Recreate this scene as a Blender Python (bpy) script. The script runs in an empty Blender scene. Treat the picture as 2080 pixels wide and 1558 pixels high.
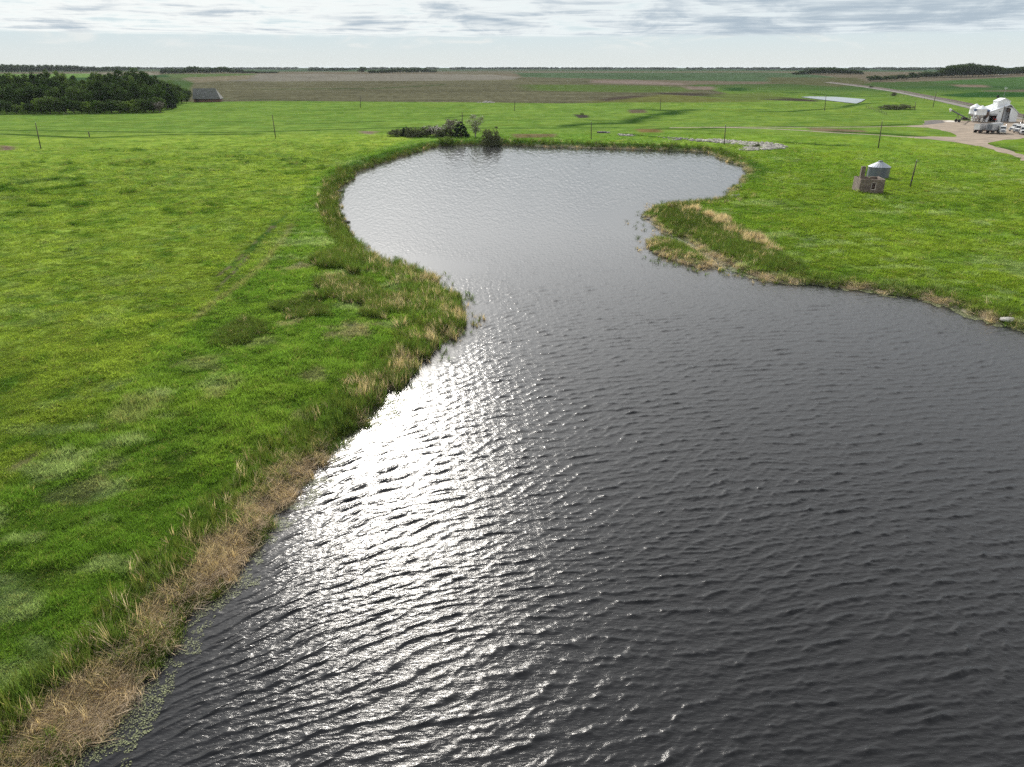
import bpy, math, random
import numpy as np
from mathutils import Vector, Matrix

random.seed(7)
RNG = np.random.default_rng(11)
scene = bpy.context.scene
COL = scene.collection
R = math.radians

# ---------------------------------------------------------------- camera model
CAM_H, FPX, PITCH = 26.0, 1441.0, R(24.0)
CP, SP = math.cos(PITCH), math.sin(PITCH)
SUN_AZ, SUN_EL = R(-11.5), R(30.0)          # azimuth measured from +Y towards +X

def smooth(a, b, x):
    t = np.clip((np.asarray(x, float) - a) / (b - a), 0, 1)
    return t * t * (3 - 2 * t)

def _hash(ix, iy, seed):
    n = (ix.astype(np.int64) * 374761393 + iy.astype(np.int64) * 668265263 + seed * 1274126177) & 0xFFFFFFFF
    n = ((n ^ (n >> 13)) * 1274126177) & 0xFFFFFFFF
    n = (n ^ (n >> 16)) & 0xFFFFFF
    return n / float(0xFFFFFF)

def vnoise(x, y, seed=0):
    x = np.asarray(x, float); y = np.asarray(y, float)
    ix = np.floor(x); iy = np.floor(y)
    fx = x - ix; fy = y - iy
    fx = fx * fx * fx * (fx * (fx * 6 - 15) + 10); fy = fy * fy * fy * (fy * (fy * 6 - 15) + 10)
    a = _hash(ix, iy, seed); b = _hash(ix + 1, iy, seed)
    c = _hash(ix, iy + 1, seed); d = _hash(ix + 1, iy + 1, seed)
    return (a + (b - a) * fx) * (1 - fy) + (c + (d - c) * fx) * fy

def fbm(x, y, seed=0, octs=4, gain=0.5):
    s = 0; a = 1; t = 0
    for i in range(octs):
        s = s + a * vnoise(x * 2 ** i + 17.3 * i, y * 2 ** i - 9.1 * i, seed + i * 31); t += a; a *= gain
    return s / t

def ray(px, py):
    dx = (px - 1040) / FPX; dy = (779 - py) / FPX
    return dx, CP + dy * SP, -SP + dy * CP

def to_plane(px, py, z=0.0):
    d = ray(px, py); t = (CAM_H - z) / -d[2]
    return d[0] * t, d[1] * t

def project(x, y, z):
    x = np.asarray(x, float); y = np.asarray(y, float); dz = np.asarray(z, float) - CAM_H
    depth = y * CP - dz * SP
    depth = np.where(depth < .1, .1, depth)
    up = y * SP + dz * CP
    return 1040 + FPX * x / depth, 779 - FPX * up / depth

# ---------------------------------------------------------------- the pond outline
SHORE_PX = [(108,1558),(166,1490),(246,1402),(322,1330),(370,1252),(430,1190),(478,1132),(540,1082),(556,1032),(598,988),
 (648,932),(690,886),(757,852),(796,808),(848,742),(882,706),(918,684),(940,655),(932,622),(896,592),(868,562),(800,541),
 (742,516),(716,492),(706,466),(692,440),(684,402),(691,384),(708,372),(722,352),(772,333),(832,313),(892,297),(932,295),
 (1000,294),(1100,298),(1250,302),(1380,306),(1438,310),(1466,322),(1508,339),(1519,350),(1506,370),(1484,388),(1478,400),
 (1440,409),(1380,412),(1335,419),(1306,438),(1322,458),(1358,474),(1388,486),(1402,502),(1440,520),(1470,536),(1520,556),(1580,571),
 (1650,577),(1750,588),(1850,603),(1950,629),(2030,655),(2080,668),(2200,705),(2400,770)]
POND = [to_plane(*p) for p in SHORE_PX] + [(75, 40), (90, 0), (90, -80), (-60, -80), (-45, -20), (-29.5, 6)]
POND = np.array(POND)
ISLET = np.array([to_plane(*p) for p in [(1316,490),(1345,484),(1385,497),(1420,515),(1450,537),(1462,549),(1418,543),(1370,527),(1330,512)]])
POND2_PX = [(1628,196),(1648,194.5),(1700,195.5),(1757,201),(1748,207),(1738,211),(1705,207),(1660,201)]

def sdist(x, y, poly):
    """signed distance to polygon, negative inside"""
    x = np.asarray(x, float); y = np.asarray(y, float)
    d2 = np.full(x.shape, 1e18); inside = np.zeros(x.shape, bool)
    n = len(poly)
    for i in range(n):
        ax, ay = poly[i]; bx, by = poly[(i + 1) % n]
        ex, ey = bx - ax, by - ay
        wx, wy = x - ax, y - ay
        t = np.clip((wx * ex + wy * ey) / (ex * ex + ey * ey + 1e-12), 0, 1)
        d2 = np.minimum(d2, (wx - ex * t) ** 2 + (wy - ey * t) ** 2)
        c = ((ay > y) != (by > y)) & (x < (bx - ax) * (y - ay) / ((by - ay) if by != ay else 1e-12) + ax)
        inside ^= c
    d = np.sqrt(d2)
    return np.where(inside, -d, d)

def pline_dist(x, y, pts):
    d2 = np.full(np.shape(x), 1e18)
    for (ax, ay), (bx, by) in zip(pts[:-1], pts[1:]):
        ex, ey = bx - ax, by - ay
        t = np.clip(((x - ax) * ex + (y - ay) * ey) / (ex * ex + ey * ey + 1e-12), 0, 1)
        d2 = np.minimum(d2, (x - ax - ex * t) ** 2 + (y - ay - ey * t) ** 2)
    return np.sqrt(d2)

def shore_sd(x, y):
    x = np.asarray(x, float); y = np.asarray(y, float)
    sd = np.full(x.shape, 400.0)
    m = (np.hypot(x, y) < 480)
    if m.any():
        xx = x[m]; yy = y[m]
        wob = (fbm(xx * .35, yy * .35, 5, 3) - .5) * 2.2 + (fbm(xx * 1.5, yy * 1.5, 6, 2) - .5) * .7
        a = sdist(xx, yy, POND) + wob * smooth(20, 60, np.hypot(xx, yy)) + wob * .4
        b = sdist(xx, yy, ISLET) + wob * .7
        sd[m] = np.where(a > 0, a, -np.minimum(-a, np.maximum(b, -9))) if False else np.maximum(a, -b)
    return sd

BASE_Z = 0.75
YARD = None
P2 = None
def far_rise(x, y):
    r = np.hypot(x, y)
    return smooth(480, 1900, r) * 12.0 + smooth(1900, 9000, r) * 9.5 + smooth(900, 2500, r) * (fbm(x / 900, y / 900, 77, 3) - .5) * 5.0

def height(x, y, sd=None, micro=True):
    x = np.asarray(x, float); y = np.asarray(y, float)
    if sd is None: sd = shore_sd(x, y)
    r = np.hypot(x, y)
    z = BASE_Z * (1 - np.exp(-np.maximum(sd, 0) / 2.2)) + np.maximum(np.minimum(sd, 0) * .35, -1.2)
    z = z + far_rise(x, y)
    dam = np.exp(-((sd - 4.0) / 2.3) ** 2) * smooth(150, 190, y) * smooth(80, 50, x)
    z = z + dam * .9
    if micro:
        a = smooth(.5, 3, sd) * smooth(280, 180, r)
        if YARD is not None:
            k = (x > 60) & (r > 120) & (r < 480)
            if k.any(): a[k] = a[k] * smooth(1, 14, sdist(x[k], y[k], np.array(YARD)))
        z = z + a * ((fbm(x * .45, y * .45, 3, 3) - .5) * .35 + (fbm(x / 14, y / 14, 4, 2) - .5) * .5)
    if P2 is not None:
        m = (r > 400) & (r < 1100)
        if m.any():
            s2 = sdist(x[m], y[m], P2)
            z[m] = z[m] + (P2_L - z[m]) * smooth(70, 20, s2) - .9 * smooth(5, -2, s2)
    return z

def at(px, py):
    """the point of the terrain seen at a pixel of the photograph"""
    d = np.array(ray(px, py))
    t = np.geomspace(18, 40000, 1600)
    p = np.array([0, 0, CAM_H])[None] + t[:, None] * d[None]
    g = p[:, 2] - height(p[:, 0], p[:, 1], micro=False)
    k = np.where(g < 0)[0]
    if len(k) == 0: k = [len(t) - 1]
    k = k[0]
    lo, hi = t[max(k - 1, 0)], t[k]
    for _ in range(14):
        m = .5 * (lo + hi); q = np.array([0, 0, CAM_H]) + m * d
        if q[2] - height(np.array([q[0]]), np.array([q[1]]), micro=False)[0] < 0: hi = m
        else: lo = m
    q = np.array([0, 0, CAM_H]) + hi * d
    return q[0], q[1]
P2 = None
_p2 = np.array([at(*p) for p in POND2_PX]); P2_L = float(height(_p2[:, 0], _p2[:, 1]).mean()); P2 = _p2

def hz(x, y): return float(height(np.array([x], float), np.array([y], float))[0])
def pt(px, py):
    x, y = at(px, py); return (x, y, hz(x, y))
def mpp(px, py):
    """metres per photograph pixel at that ground point"""
    x, y = at(px, py)
    return (y * CP + (CAM_H - hz(x, y)) * SP) / FPX
def path(pts): return [at(*p) for p in pts]

# ---------------------------------------------------------------- materials
def new_mat(name):
    m = bpy.data.materials.new(name); m.use_nodes = True
    nt = m.node_tree; nt.nodes.clear()
    out = nt.nodes.new('ShaderNodeOutputMaterial')
    return m, nt, out

def N(nt, t, **kw):
    n = nt.nodes.new(t)
    for k, v in kw.items():
        if k.startswith('i_'): n.inputs[k[2:].replace('_', ' ')].default_value = v
        else: setattr(n, k, v)
    return n

def solid(name, col, rough=.7, metal=0, var=.25, scale=2.0, stretch=(1, 1, 1), dirt=None, bump=0.0, spec=.4, dirt_amt=.5):
    """painted / bare surface with uneven tone and optional dirt patches"""
    m, nt, out = new_mat(name); L = nt.links
    b = N(nt, 'ShaderNodeBsdfPrincipled'); b.inputs['Roughness'].default_value = rough; b.inputs['Metallic'].default_value = metal
    b.inputs['Specular IOR Level'].default_value = spec
    tc = N(nt, 'ShaderNodeTexCoord'); mp = N(nt, 'ShaderNodeMapping'); mp.inputs['Scale'].default_value = stretch
    L.new(tc.outputs['Object'], mp.inputs['Vector'])
    n1 = N(nt, 'ShaderNodeTexNoise'); n1.inputs['Scale'].default_value = scale; n1.inputs['Detail'].default_value = 5
    L.new(mp.outputs[0], n1.inputs['Vector'])
    r = N(nt, 'ShaderNodeMapRange'); r.inputs['From Min'].default_value = .3; r.inputs['From Max'].default_value = .7
    r.inputs['To Min'].default_value = 1 - var; r.inputs['To Max'].default_value = 1 + var
    L.new(n1.outputs['Fac'], r.inputs['Value'])
    mul = N(nt, 'ShaderNodeMix', data_type='RGBA', blend_type='MULTIPLY'); mul.inputs[0].default_value = 1
    mul.inputs[6].default_value = (*col, 1); L.new(r.outputs[0], mul.inputs[7])
    c = mul.outputs[2]
    if dirt:
        n2 = N(nt, 'ShaderNodeTexNoise'); n2.inputs['Scale'].default_value = scale * .6; n2.inputs['Detail'].default_value = 6
        L.new(tc.outputs['Object'], n2.inputs['Vector'])
        r2 = N(nt, 'ShaderNodeMapRange'); r2.inputs['From Min'].default_value = .5; r2.inputs['From Max'].default_value = .68
        r2.inputs['To Max'].default_value = dirt_amt
        L.new(n2.outputs['Fac'], r2.inputs['Value'])
        mx = N(nt, 'ShaderNodeMix', data_type='RGBA'); mx.inputs[7].default_value = (*dirt, 1)
        L.new(r2.outputs[0], mx.inputs[0]); L.new(c, mx.inputs[6]); c = mx.outputs[2]
    L.new(c, b.inputs['Base Color'])
    if bump:
        bp = N(nt, 'ShaderNodeBump'); bp.inputs['Strength'].default_value = bump; bp.inputs['Distance'].default_value = .1
        L.new(n1.outputs['Fac'], bp.inputs['Height']); L.new(bp.outputs[0], b.inputs['Normal'])
    L.new(b.outputs[0], out.inputs['Surface'])
    return m

def leaf_mat(name, instanced, col=(.05, .09, .02), var=.5, transl=.35, rough=.55, tcol=(1.15, 1.2, .55), obj_var=.35, spec=.15):
    m, nt, out = new_mat(name); L = nt.links
    rn = N(nt, 'ShaderNodeAttribute', attribute_name='rnd')
    r = N(nt, 'ShaderNodeMapRange'); r.inputs['To Min'].default_value = 1 - var; r.inputs['To Max'].default_value = 1 + var
    L.new(rn.outputs['Fac'], r.inputs['Value'])
    mul = N(nt, 'ShaderNodeMix', data_type='RGBA', blend_type='MULTIPLY'); mul.inputs[0].default_value = 1
    L.new(r.outputs[0], mul.inputs[7])
    if instanced:
        a = N(nt, 'ShaderNodeAttribute', attribute_name='tcol', attribute_type='INSTANCER')
        L.new(a.outputs['Color'], mul.inputs[6])
    else:
        oi = N(nt, 'ShaderNodeObjectInfo')
        hs = N(nt, 'ShaderNodeHueSaturation'); hs.inputs['Color'].default_value = (*col, 1)
        r2 = N(nt, 'ShaderNodeMapRange'); r2.inputs['To Min'].default_value = 1 - obj_var; r2.inputs['To Max'].default_value = 1 + obj_var
        L.new(oi.outputs['Random'], r2.inputs['Value']); L.new(r2.outputs[0], hs.inputs['Value'])
        r3 = N(nt, 'ShaderNodeMapRange'); r3.inputs['To Min'].default_value = .52; r3.inputs['To Max'].default_value = .48
        L.new(oi.outputs['Random'], r3.inputs['Value']); L.new(r3.outputs[0], hs.inputs['Hue'])
        L.new(hs.outputs[0], mul.inputs[6])
    b = N(nt, 'ShaderNodeBsdfPrincipled'); b.inputs['Roughness'].default_value = rough; b.inputs['Specular IOR Level'].default_value = spec
    L.new(mul.outputs[2], b.inputs['Base Color'])
    t = N(nt, 'ShaderNodeBsdfTranslucent')
    tm = N(nt, 'ShaderNodeMix', data_type='RGBA', blend_type='MULTIPLY'); tm.inputs[0].default_value = 1
    tm.inputs[7].default_value = (*tcol, 1); L.new(mul.outputs[2], tm.inputs[6]); L.new(tm.outputs[2], t.inputs['Color'])
    mx = N(nt, 'ShaderNodeMixShader'); mx.inputs[0].default_value = transl
    L.new(b.outputs[0], mx.inputs[1]); L.new(t.outputs[0], mx.inputs[2]); L.new(mx.outputs[0], out.inputs['Surface'])
    return m

# ---------------------------------------------------------------- mesh helpers
def raw_mesh(name, V, loops, sizes, mats=(), attrs=None, smooth_shade=False):
    me = bpy.data.meshes.new(name)
    V = np.asarray(V, np.float32)
    me.vertices.add(len(V)); me.vertices.foreach_set('co', V.ravel())
    loops = np.asarray(loops, np.int32).ravel(); sizes = np.asarray(sizes, np.int32)
    if len(sizes):
        me.loops.add(len(loops)); me.loops.foreach_set('vertex_index', loops)
        me.polygons.add(len(sizes))
        starts = np.concatenate([[0], np.cumsum(sizes)[:-1]]).astype(np.int32)
        me.polygons.foreach_set('loop_start', starts)
    for nm, (typ, arr) in (attrs or {}).items():
        a = me.attributes.new(nm, typ, 'POINT')
        key = {'FLOAT': 'value', 'INT': 'value', 'FLOAT_VECTOR': 'vector', 'FLOAT_COLOR': 'color'}[typ]
        a.data.foreach_set(key, np.asarray(arr, np.int32 if typ == 'INT' else np.float32).ravel())
    for m in mats: me.materials.append(m)
    me.update(calc_edges=True); me.validate()
    if smooth_shade and len(sizes): me.polygons.foreach_set('use_smooth', np.ones(len(sizes), bool))
    return me

def link(name, me, parent=None):
    o = bpy.data.objects.new(name, me); COL.objects.link(o)
    if parent: o.parent = parent
    return o

def tag(o, label=None, cat=None, group=None, kind=None):
    if label: o['label'] = label
    if cat: o['category'] = cat
    if group: o['group'] = group
    if kind: o['kind'] = kind
    return o

def thing(name, label, cat, loc, rz=0, group=None):
    o = bpy.data.objects.new(name, None); COL.objects.link(o)
    o.empty_display_size = .5
    o.location = loc; o.rotation_euler = (0, 0, rz)
    return tag(o, label, cat, group)

class MB:
    """collects shapes, then becomes ONE mesh object"""
    def __init__(s): s.v = []; s.f = []; s.mi = []; s.cur = 0
    def add(s, V, F):
        o = len(s.v); s.v += [tuple(p) for p in V]
        s.f += [tuple(i + o for i in f) for f in F]; s.mi += [s.cur] * len(F); return s
    def box(s, c, d, M=None):
        x, y, z = d[0] / 2, d[1] / 2, d[2] / 2
        V = [Vector((sx * x, sy * y, sz * z)) for sx in (-1, 1) for sy in (-1, 1) for sz in (-1, 1)]
        if M is not None: V = [M @ v for v in V]
        V = [v + Vector(c) for v in V]
        return s.add(V, [(0, 1, 3, 2), (4, 6, 7, 5), (0, 4, 5, 1), (2, 3, 7, 6), (0, 2, 6, 4), (1, 5, 7, 3)])
    def tube(s, a, b, r1, r2=None, n=10, caps=True):
        a = Vector(a); b = Vector(b); r2 = r1 if r2 is None else r2
        d = (b - a).normalized(); u = d.orthogonal().normalized(); w = d.cross(u)
        V = []
        for p, r in ((a, r1), (b, r2)):
            for k in range(n):
                t = 2 * math.pi * k / n; V.append(p + u * (r * math.cos(t)) + w * (r * math.sin(t)))
        F = [(k, (k + 1) % n, n + (k + 1) % n, n + k) for k in range(n)]
        if caps: F += [tuple(range(n - 1, -1, -1)), tuple(range(n, 2 * n))]
        return s.add(V, F)
    def lathe(s, prof, n=24, c=(0, 0, 0)):
        V = []
        for r, z in prof:
            for k in range(n):
                t = 2 * math.pi * k / n; V.append((c[0] + r * math.cos(t), c[1] + r * math.sin(t), c[2] + z))
        F = []
        for i in range(len(prof) - 1):
            for k in range(n):
                F.append((i * n + k, i * n + (k + 1) % n, (i + 1) * n + (k + 1) % n, (i + 1) * n + k))
        F.append(tuple(range(n - 1, -1, -1))); F.append(tuple(range((len(prof) - 1) * n, len(prof) * n)))
        return s.add(V, F)
    def prism(s, poly, axis, a, b):
        """extrude a 2-D outline along x, y or z from a to b"""
        def mk(p, t): return {'x': (t, p[0], p[1]), 'y': (p[0], t, p[1]), 'z': (p[0], p[1], t)}[axis]
        n = len(poly); V = [mk(p, a) for p in poly] + [mk(p, b) for p in poly]
        F = [(k, (k + 1) % n, n + (k + 1) % n, n + k) for k in range(n)] + [tuple(range(n - 1, -1, -1)), tuple(range(n, 2 * n))]
        return s.add(V, F)
    def build(s, name, mats, parent=None, smooth_shade=False, bevel=0):
        me = bpy.data.meshes.new(name); me.from_pydata([tuple(p) for p in s.v], [], s.f)
        if not isinstance(mats, (list, tuple)): mats = [mats]
        for m in mats: me.materials.append(m)
        if len(mats) > 1: me.polygons.foreach_set('material_index', s.mi)
        import bmesh
        bm = bmesh.new(); bm.from_mesh(me); bmesh.ops.recalc_face_normals(bm, faces=bm.faces); bm.to_mesh(me); bm.free()
        if smooth_shade: me.polygons.foreach_set('use_smooth', [True] * len(me.polygons))
        me.update()
        o = link(name, me, parent)
        if bevel:
            bv = o.modifiers.new('bevel', 'BEVEL'); bv.width = bevel; bv.segments = 2; bv.limit_method = 'ANGLE'
        return o

def copy_tree(o, parent=None):
    c = o.copy(); COL.objects.link(c); c.parent = parent
    for ch in list(o.children): copy_tree(ch, c)
    return c

# ---------------------------------------------------------------- LAND COVER (albedo, plus one tint for painted grass sheen)
GR_MEADOW = np.array([.160, .226, .038]); GR_LUSH = np.array([.100, .175, .030]); GR_DARK = np.array([.034, .072, .013])
GR_RIGHT = np.array([.124, .196, .028]); GR_SHEEN = np.array([.20, .26, .13]); SOIL = np.array([.125, .095, .065])
STUBBLE = np.array([.115, .095, .070]); TAN = np.array([.30, .215, .13])

def inpoly(x, y, poly, soft):
    return smooth(soft, -soft, sdist(x, y, np.array(poly)))

EDGE_PX = [(-200,1085),(0,985),(120,895),(235,790),(330,715),(385,665),(440,612),(505,560),(560,505),(590,450),(612,400),(640,360),(690,330),(760,305),(820,288)]
EDGE = path(EDGE_PX)
MEADOW_POLY = np.array(EDGE + [at(870, 272), at(700, 262), at(0, 262), (-700, 150), (-200, -30)])
TRACKS = [path([(585,432),(562,456),(530,490),(497,530),(468,560),(440,590)]), path([(556,455),(530,485),(500,512),(470,540),(445,560)])]
TRAIL = path([(592,455),(578,486),(556,512),(530,542),(503,568),(470,592),(440,612),(395,650)])
RINGS = [((97,375),75,11),((390,424),46,9),((505,318),30,3),((575,350),44,4),((560,330),55,5),((75,400),55,6),((120,416),50,4),
         ((610,325),34,3),((100,333),40,4),((270,333),40,3),((150,513),20,3),((250,390),20,3),((420,345),38,3),((330,372),30,4),
         ((120,345),40,3),((470,322),36,3),((60,435),55,3),((30,362),40,3),((240,305),50,2),((420,300),45,2),((640,340),28,3),((210,455),60,4)]
_ringw = []
for (cx, cy), rx, ry in RINGS:
    c = at(cx, cy); a = at(cx + rx, cy); b = at(cx, cy + ry)
    _ringw.append((c, math.hypot(a[0] - c[0], a[1] - c[1]), math.hypot(b[0] - c[0], b[1] - c[1])))
def ring_mask(x, y):
    m = np.zeros(np.shape(x))
    for i, (c, a, b) in enumerate(_ringw):
        q = np.hypot((x - c[0]) / a, (y - c[1]) / max(b, a * .35))
        ang = np.arctan2(y - c[1], x - c[0])
        gate = smooth(.25, .5, vnoise(np.cos(ang) * 1.6 + i * 7.3, np.sin(ang) * 1.6, 40))
        m = np.maximum(m, np.exp(-((q - 1) / max(.24, 1.1 / max(a, b))) ** 2) * gate * (.9 if i % 3 else 1))
    return m
PALE_PATCH = [((718,672),58,20,.9),((612,541),36,9,.9),((575,661),26,8,.8),((605,648),20,6,.8),((455,790),30,26,.5),((520,700),40,14,.4),
              ((640,600),40,10,.4),((640,765),30,16,.6),((410,745),50,20,.45),((250,850),60,26,.4),((150,1000),70,20,.4),((300,820),50,20,.4),
              ((60,930),22,26,.8),((200,985),44,20,.55),((230,940),26,20,.5),((620,845),24,12,.7)]
_palew = []
for (cx, cy), rx, ry, s in PALE_PATCH:
    c = at(cx, cy); a = at(cx + rx, cy); b = at(cx, cy + ry)
    _palew.append((c, math.hypot(a[0] - c[0], a[1] - c[1]), math.hypot(b[0] - c[0], b[1] - c[1]), s))
def pale_mask(x, y):
    m = np.zeros(np.shape(x))
    w = (fbm(x * .9, y * .9, 61, 3) - .5) * 1.6
    for c, a, b, s in _palew:
        q = np.hypot((x - c[0]) / a, (y - c[1]) / b) + w
        m = np.maximum(m, s * smooth(1.1, .45, q))
    return m

def Z(pts): return np.array(path(pts))
ZONES = [  # polygon, albedo, softness (m), streak strength
 (Z([(-300,207),(395,207),(540,205),(700,206),(980,208),(1130,210),(1215,209),(1290,199),(1400,196),(1480,190),(1390,171),(1280,163),(1050,157),(1000,151),(880,150.5),(520,150.5),(420,158),(395,165),(380,190),(-300,180)]), np.array([.092,.090,.055]), 3, .5),
 (Z([(520,150.2),(880,150.2),(1000,151.5),(1060,157),(1040,162),(850,164.5),(640,165),(440,165),(470,155)]), np.array([.150,.142,.116]), 8, .3),
 (Z([(395,152),(520,153),(505,161),(440,165),(395,168),(370,160)]), np.array([.14,.125,.085]), 8, .3),
 (Z([(330,150),(520,149.3),(520,152),(420,156),(350,158)]), np.array([.075,.11,.04]), 5, .2),
 (Z([(1060,172),(1200,172),(1320,174),(1420,178),(1400,186),(1300,188),(1180,186),(1080,184)]), np.array([.07,.105,.030]), 22, .3),
 (Z([(1180,208),(1290,196),(1350,192),(1420,196),(1560,206),(1400,208)]), np.array([.10,.11,.035]), 12, .3),
 (Z([(1215,204),(1240,198),(1290,194),(1330,194),(1280,200),(1230,206)]), np.array([.055,.045,.036]), 9, .4),
 (Z([(1330,188.5),(1400,189.5),(1500,192),(1600,198),(1665,204),(1660,206.5),(1560,203.5),(1440,196.5),(1345,191)]), np.array([.045,.038,.032]), 5, .3),
 (Z([(1385,176),(1450,176),(1452,182),(1400,182)]), np.array([.15,.12,.10]), 6, .3),
 (Z([(1200,163),(1290,163),(1395,170),(1390,173),(1290,171),(1200,168)]), np.array([.16,.13,.11]), 8, .3),
 (Z([(1470,178),(1520,178),(1518,185),(1472,185)]), np.array([.025,.06,.018]), 10, .2),
 (Z([(1040,147.5),(1600,147.5),(1720,160),(1650,165),(1560,166),(1300,162),(1060,156.5)]), np.array([.055, .088, .045]), 8, .5),
 (Z([(1560,157),(1740,158),(1770,170),(1700,176),(1560,168)]), np.array([.075,.080,.040]), 8, .4),
 (Z([(1880,166),(2100,155),(2200,155),(2200,182),(2010,174)]), np.array([.050,.100,.032]), 8, .3),
 (Z([(1930,172),(2000,172),(2010,177),(1950,177)]), np.array([.15,.12,.09]), 6, .3),
 (Z([(1900,193),(1990,187),(2120,188),(2120,197),(1960,198)]), np.array([.024,.068,.018]), 5, .3),
 (Z([(2000,184),(2120,181),(2120,187),(1990,186)]), np.array([.10,.09,.065]), 5, .3),
 (Z([(-300,149.5),(170,149.5),(240,149),(215,157),(60,160),(-300,160)]), np.array([.10,.17,.045]), 5, .3),
 (Z([(170,148.5),(300,147),(330,152),(240,155)]), np.array([.17,.16,.12]), 5, .3),
 (Z([(1640,260),(1690,261),(1755,265),(1762,268),(1700,268.5),(1650,265)]), np.array([.135,.105,.065]), 1.5, .3),
 (Z([(1040,272),(1130,272),(1128,279),(1045,280)]), np.array([.125,.105,.055]), 2, .4),
 (Z([(1290,262),(1340,262),(1345,269),(1300,269)]), np.array([.16,.12,.05]), 2, .3),
 (Z([(730,266),(770,267),(755,273),(735,271)]), np.array([.16,.13,.10]), 2, .4),
 (Z([(0,295),(26,297),(32,304),(0,306)]), np.array([.14,.10,.08]), 2, .3),
 (Z([(1275,223),(1310,222),(1315,229),(1280,230)]), np.array([.11,.09,.06]), 2, .3),
 (Z([(1165,232),(1195,234),(1196,239),(1175,240)]), np.array([.05,.045,.04]), 1.5, .3),
 (Z([(1440,192),(1560,188),(1600,200),(1480,206)]), np.array([.09,.12,.035]), 18, .4),
]
DARKLINES = [(path([(-80,264),(100,265.5),(250,268),(420,270),(600,266),(700,262.5),(820,259),(1040,260.5),(1250,259)]), 1.0),
 (path([(0,272),(130,278),(180,280),(330,274),(520,272)]), 1.3), (path([(580,252),(660,251),(700,249),(780,247)]), .8),
 (path([(880,242),(990,232),(1030,230)]), .9), (path([(1405,222),(1480,224),(1560,223)]), 1.2),
 (path([(1540,226),(1600,227),(1650,223),(1700,220),(1760,210),(1790,209)]), 2.0), (path([(1560,187),(1640,189),(1720,196),(1790,196)]), 2.5),
 (path([(1600,290),(1640,292),(1690,296),(1715,295)]), 1.2), (path([(1300,222),(1380,226),(1360,232),(1320,237),(1290,243),(1280,250),(1200,252),(1150,256)]), 3.6),
 (path([(1400,223),(1370,229),(1340,233)]), 4.0), (path([(1195,244),(1225,246),(1290,246)]), .9), (path([(400,199),(560,203),(640,205)]), 1.5),
 (path([(1340,262),(1420,262),(1500,258)]), 1.4), (path([(1700,268),(1800,272),(1880,278),(1990,292),(2050,306)]), 2.2),
 (path([(1840,253),(1750,257),(1660,258),(1560,256)]), 1.4), (path([(520,181),(760,180),(900,172)]), 3), (path([(1270,272),(1330,278),(1420,284)]), 1.0)]

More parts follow.
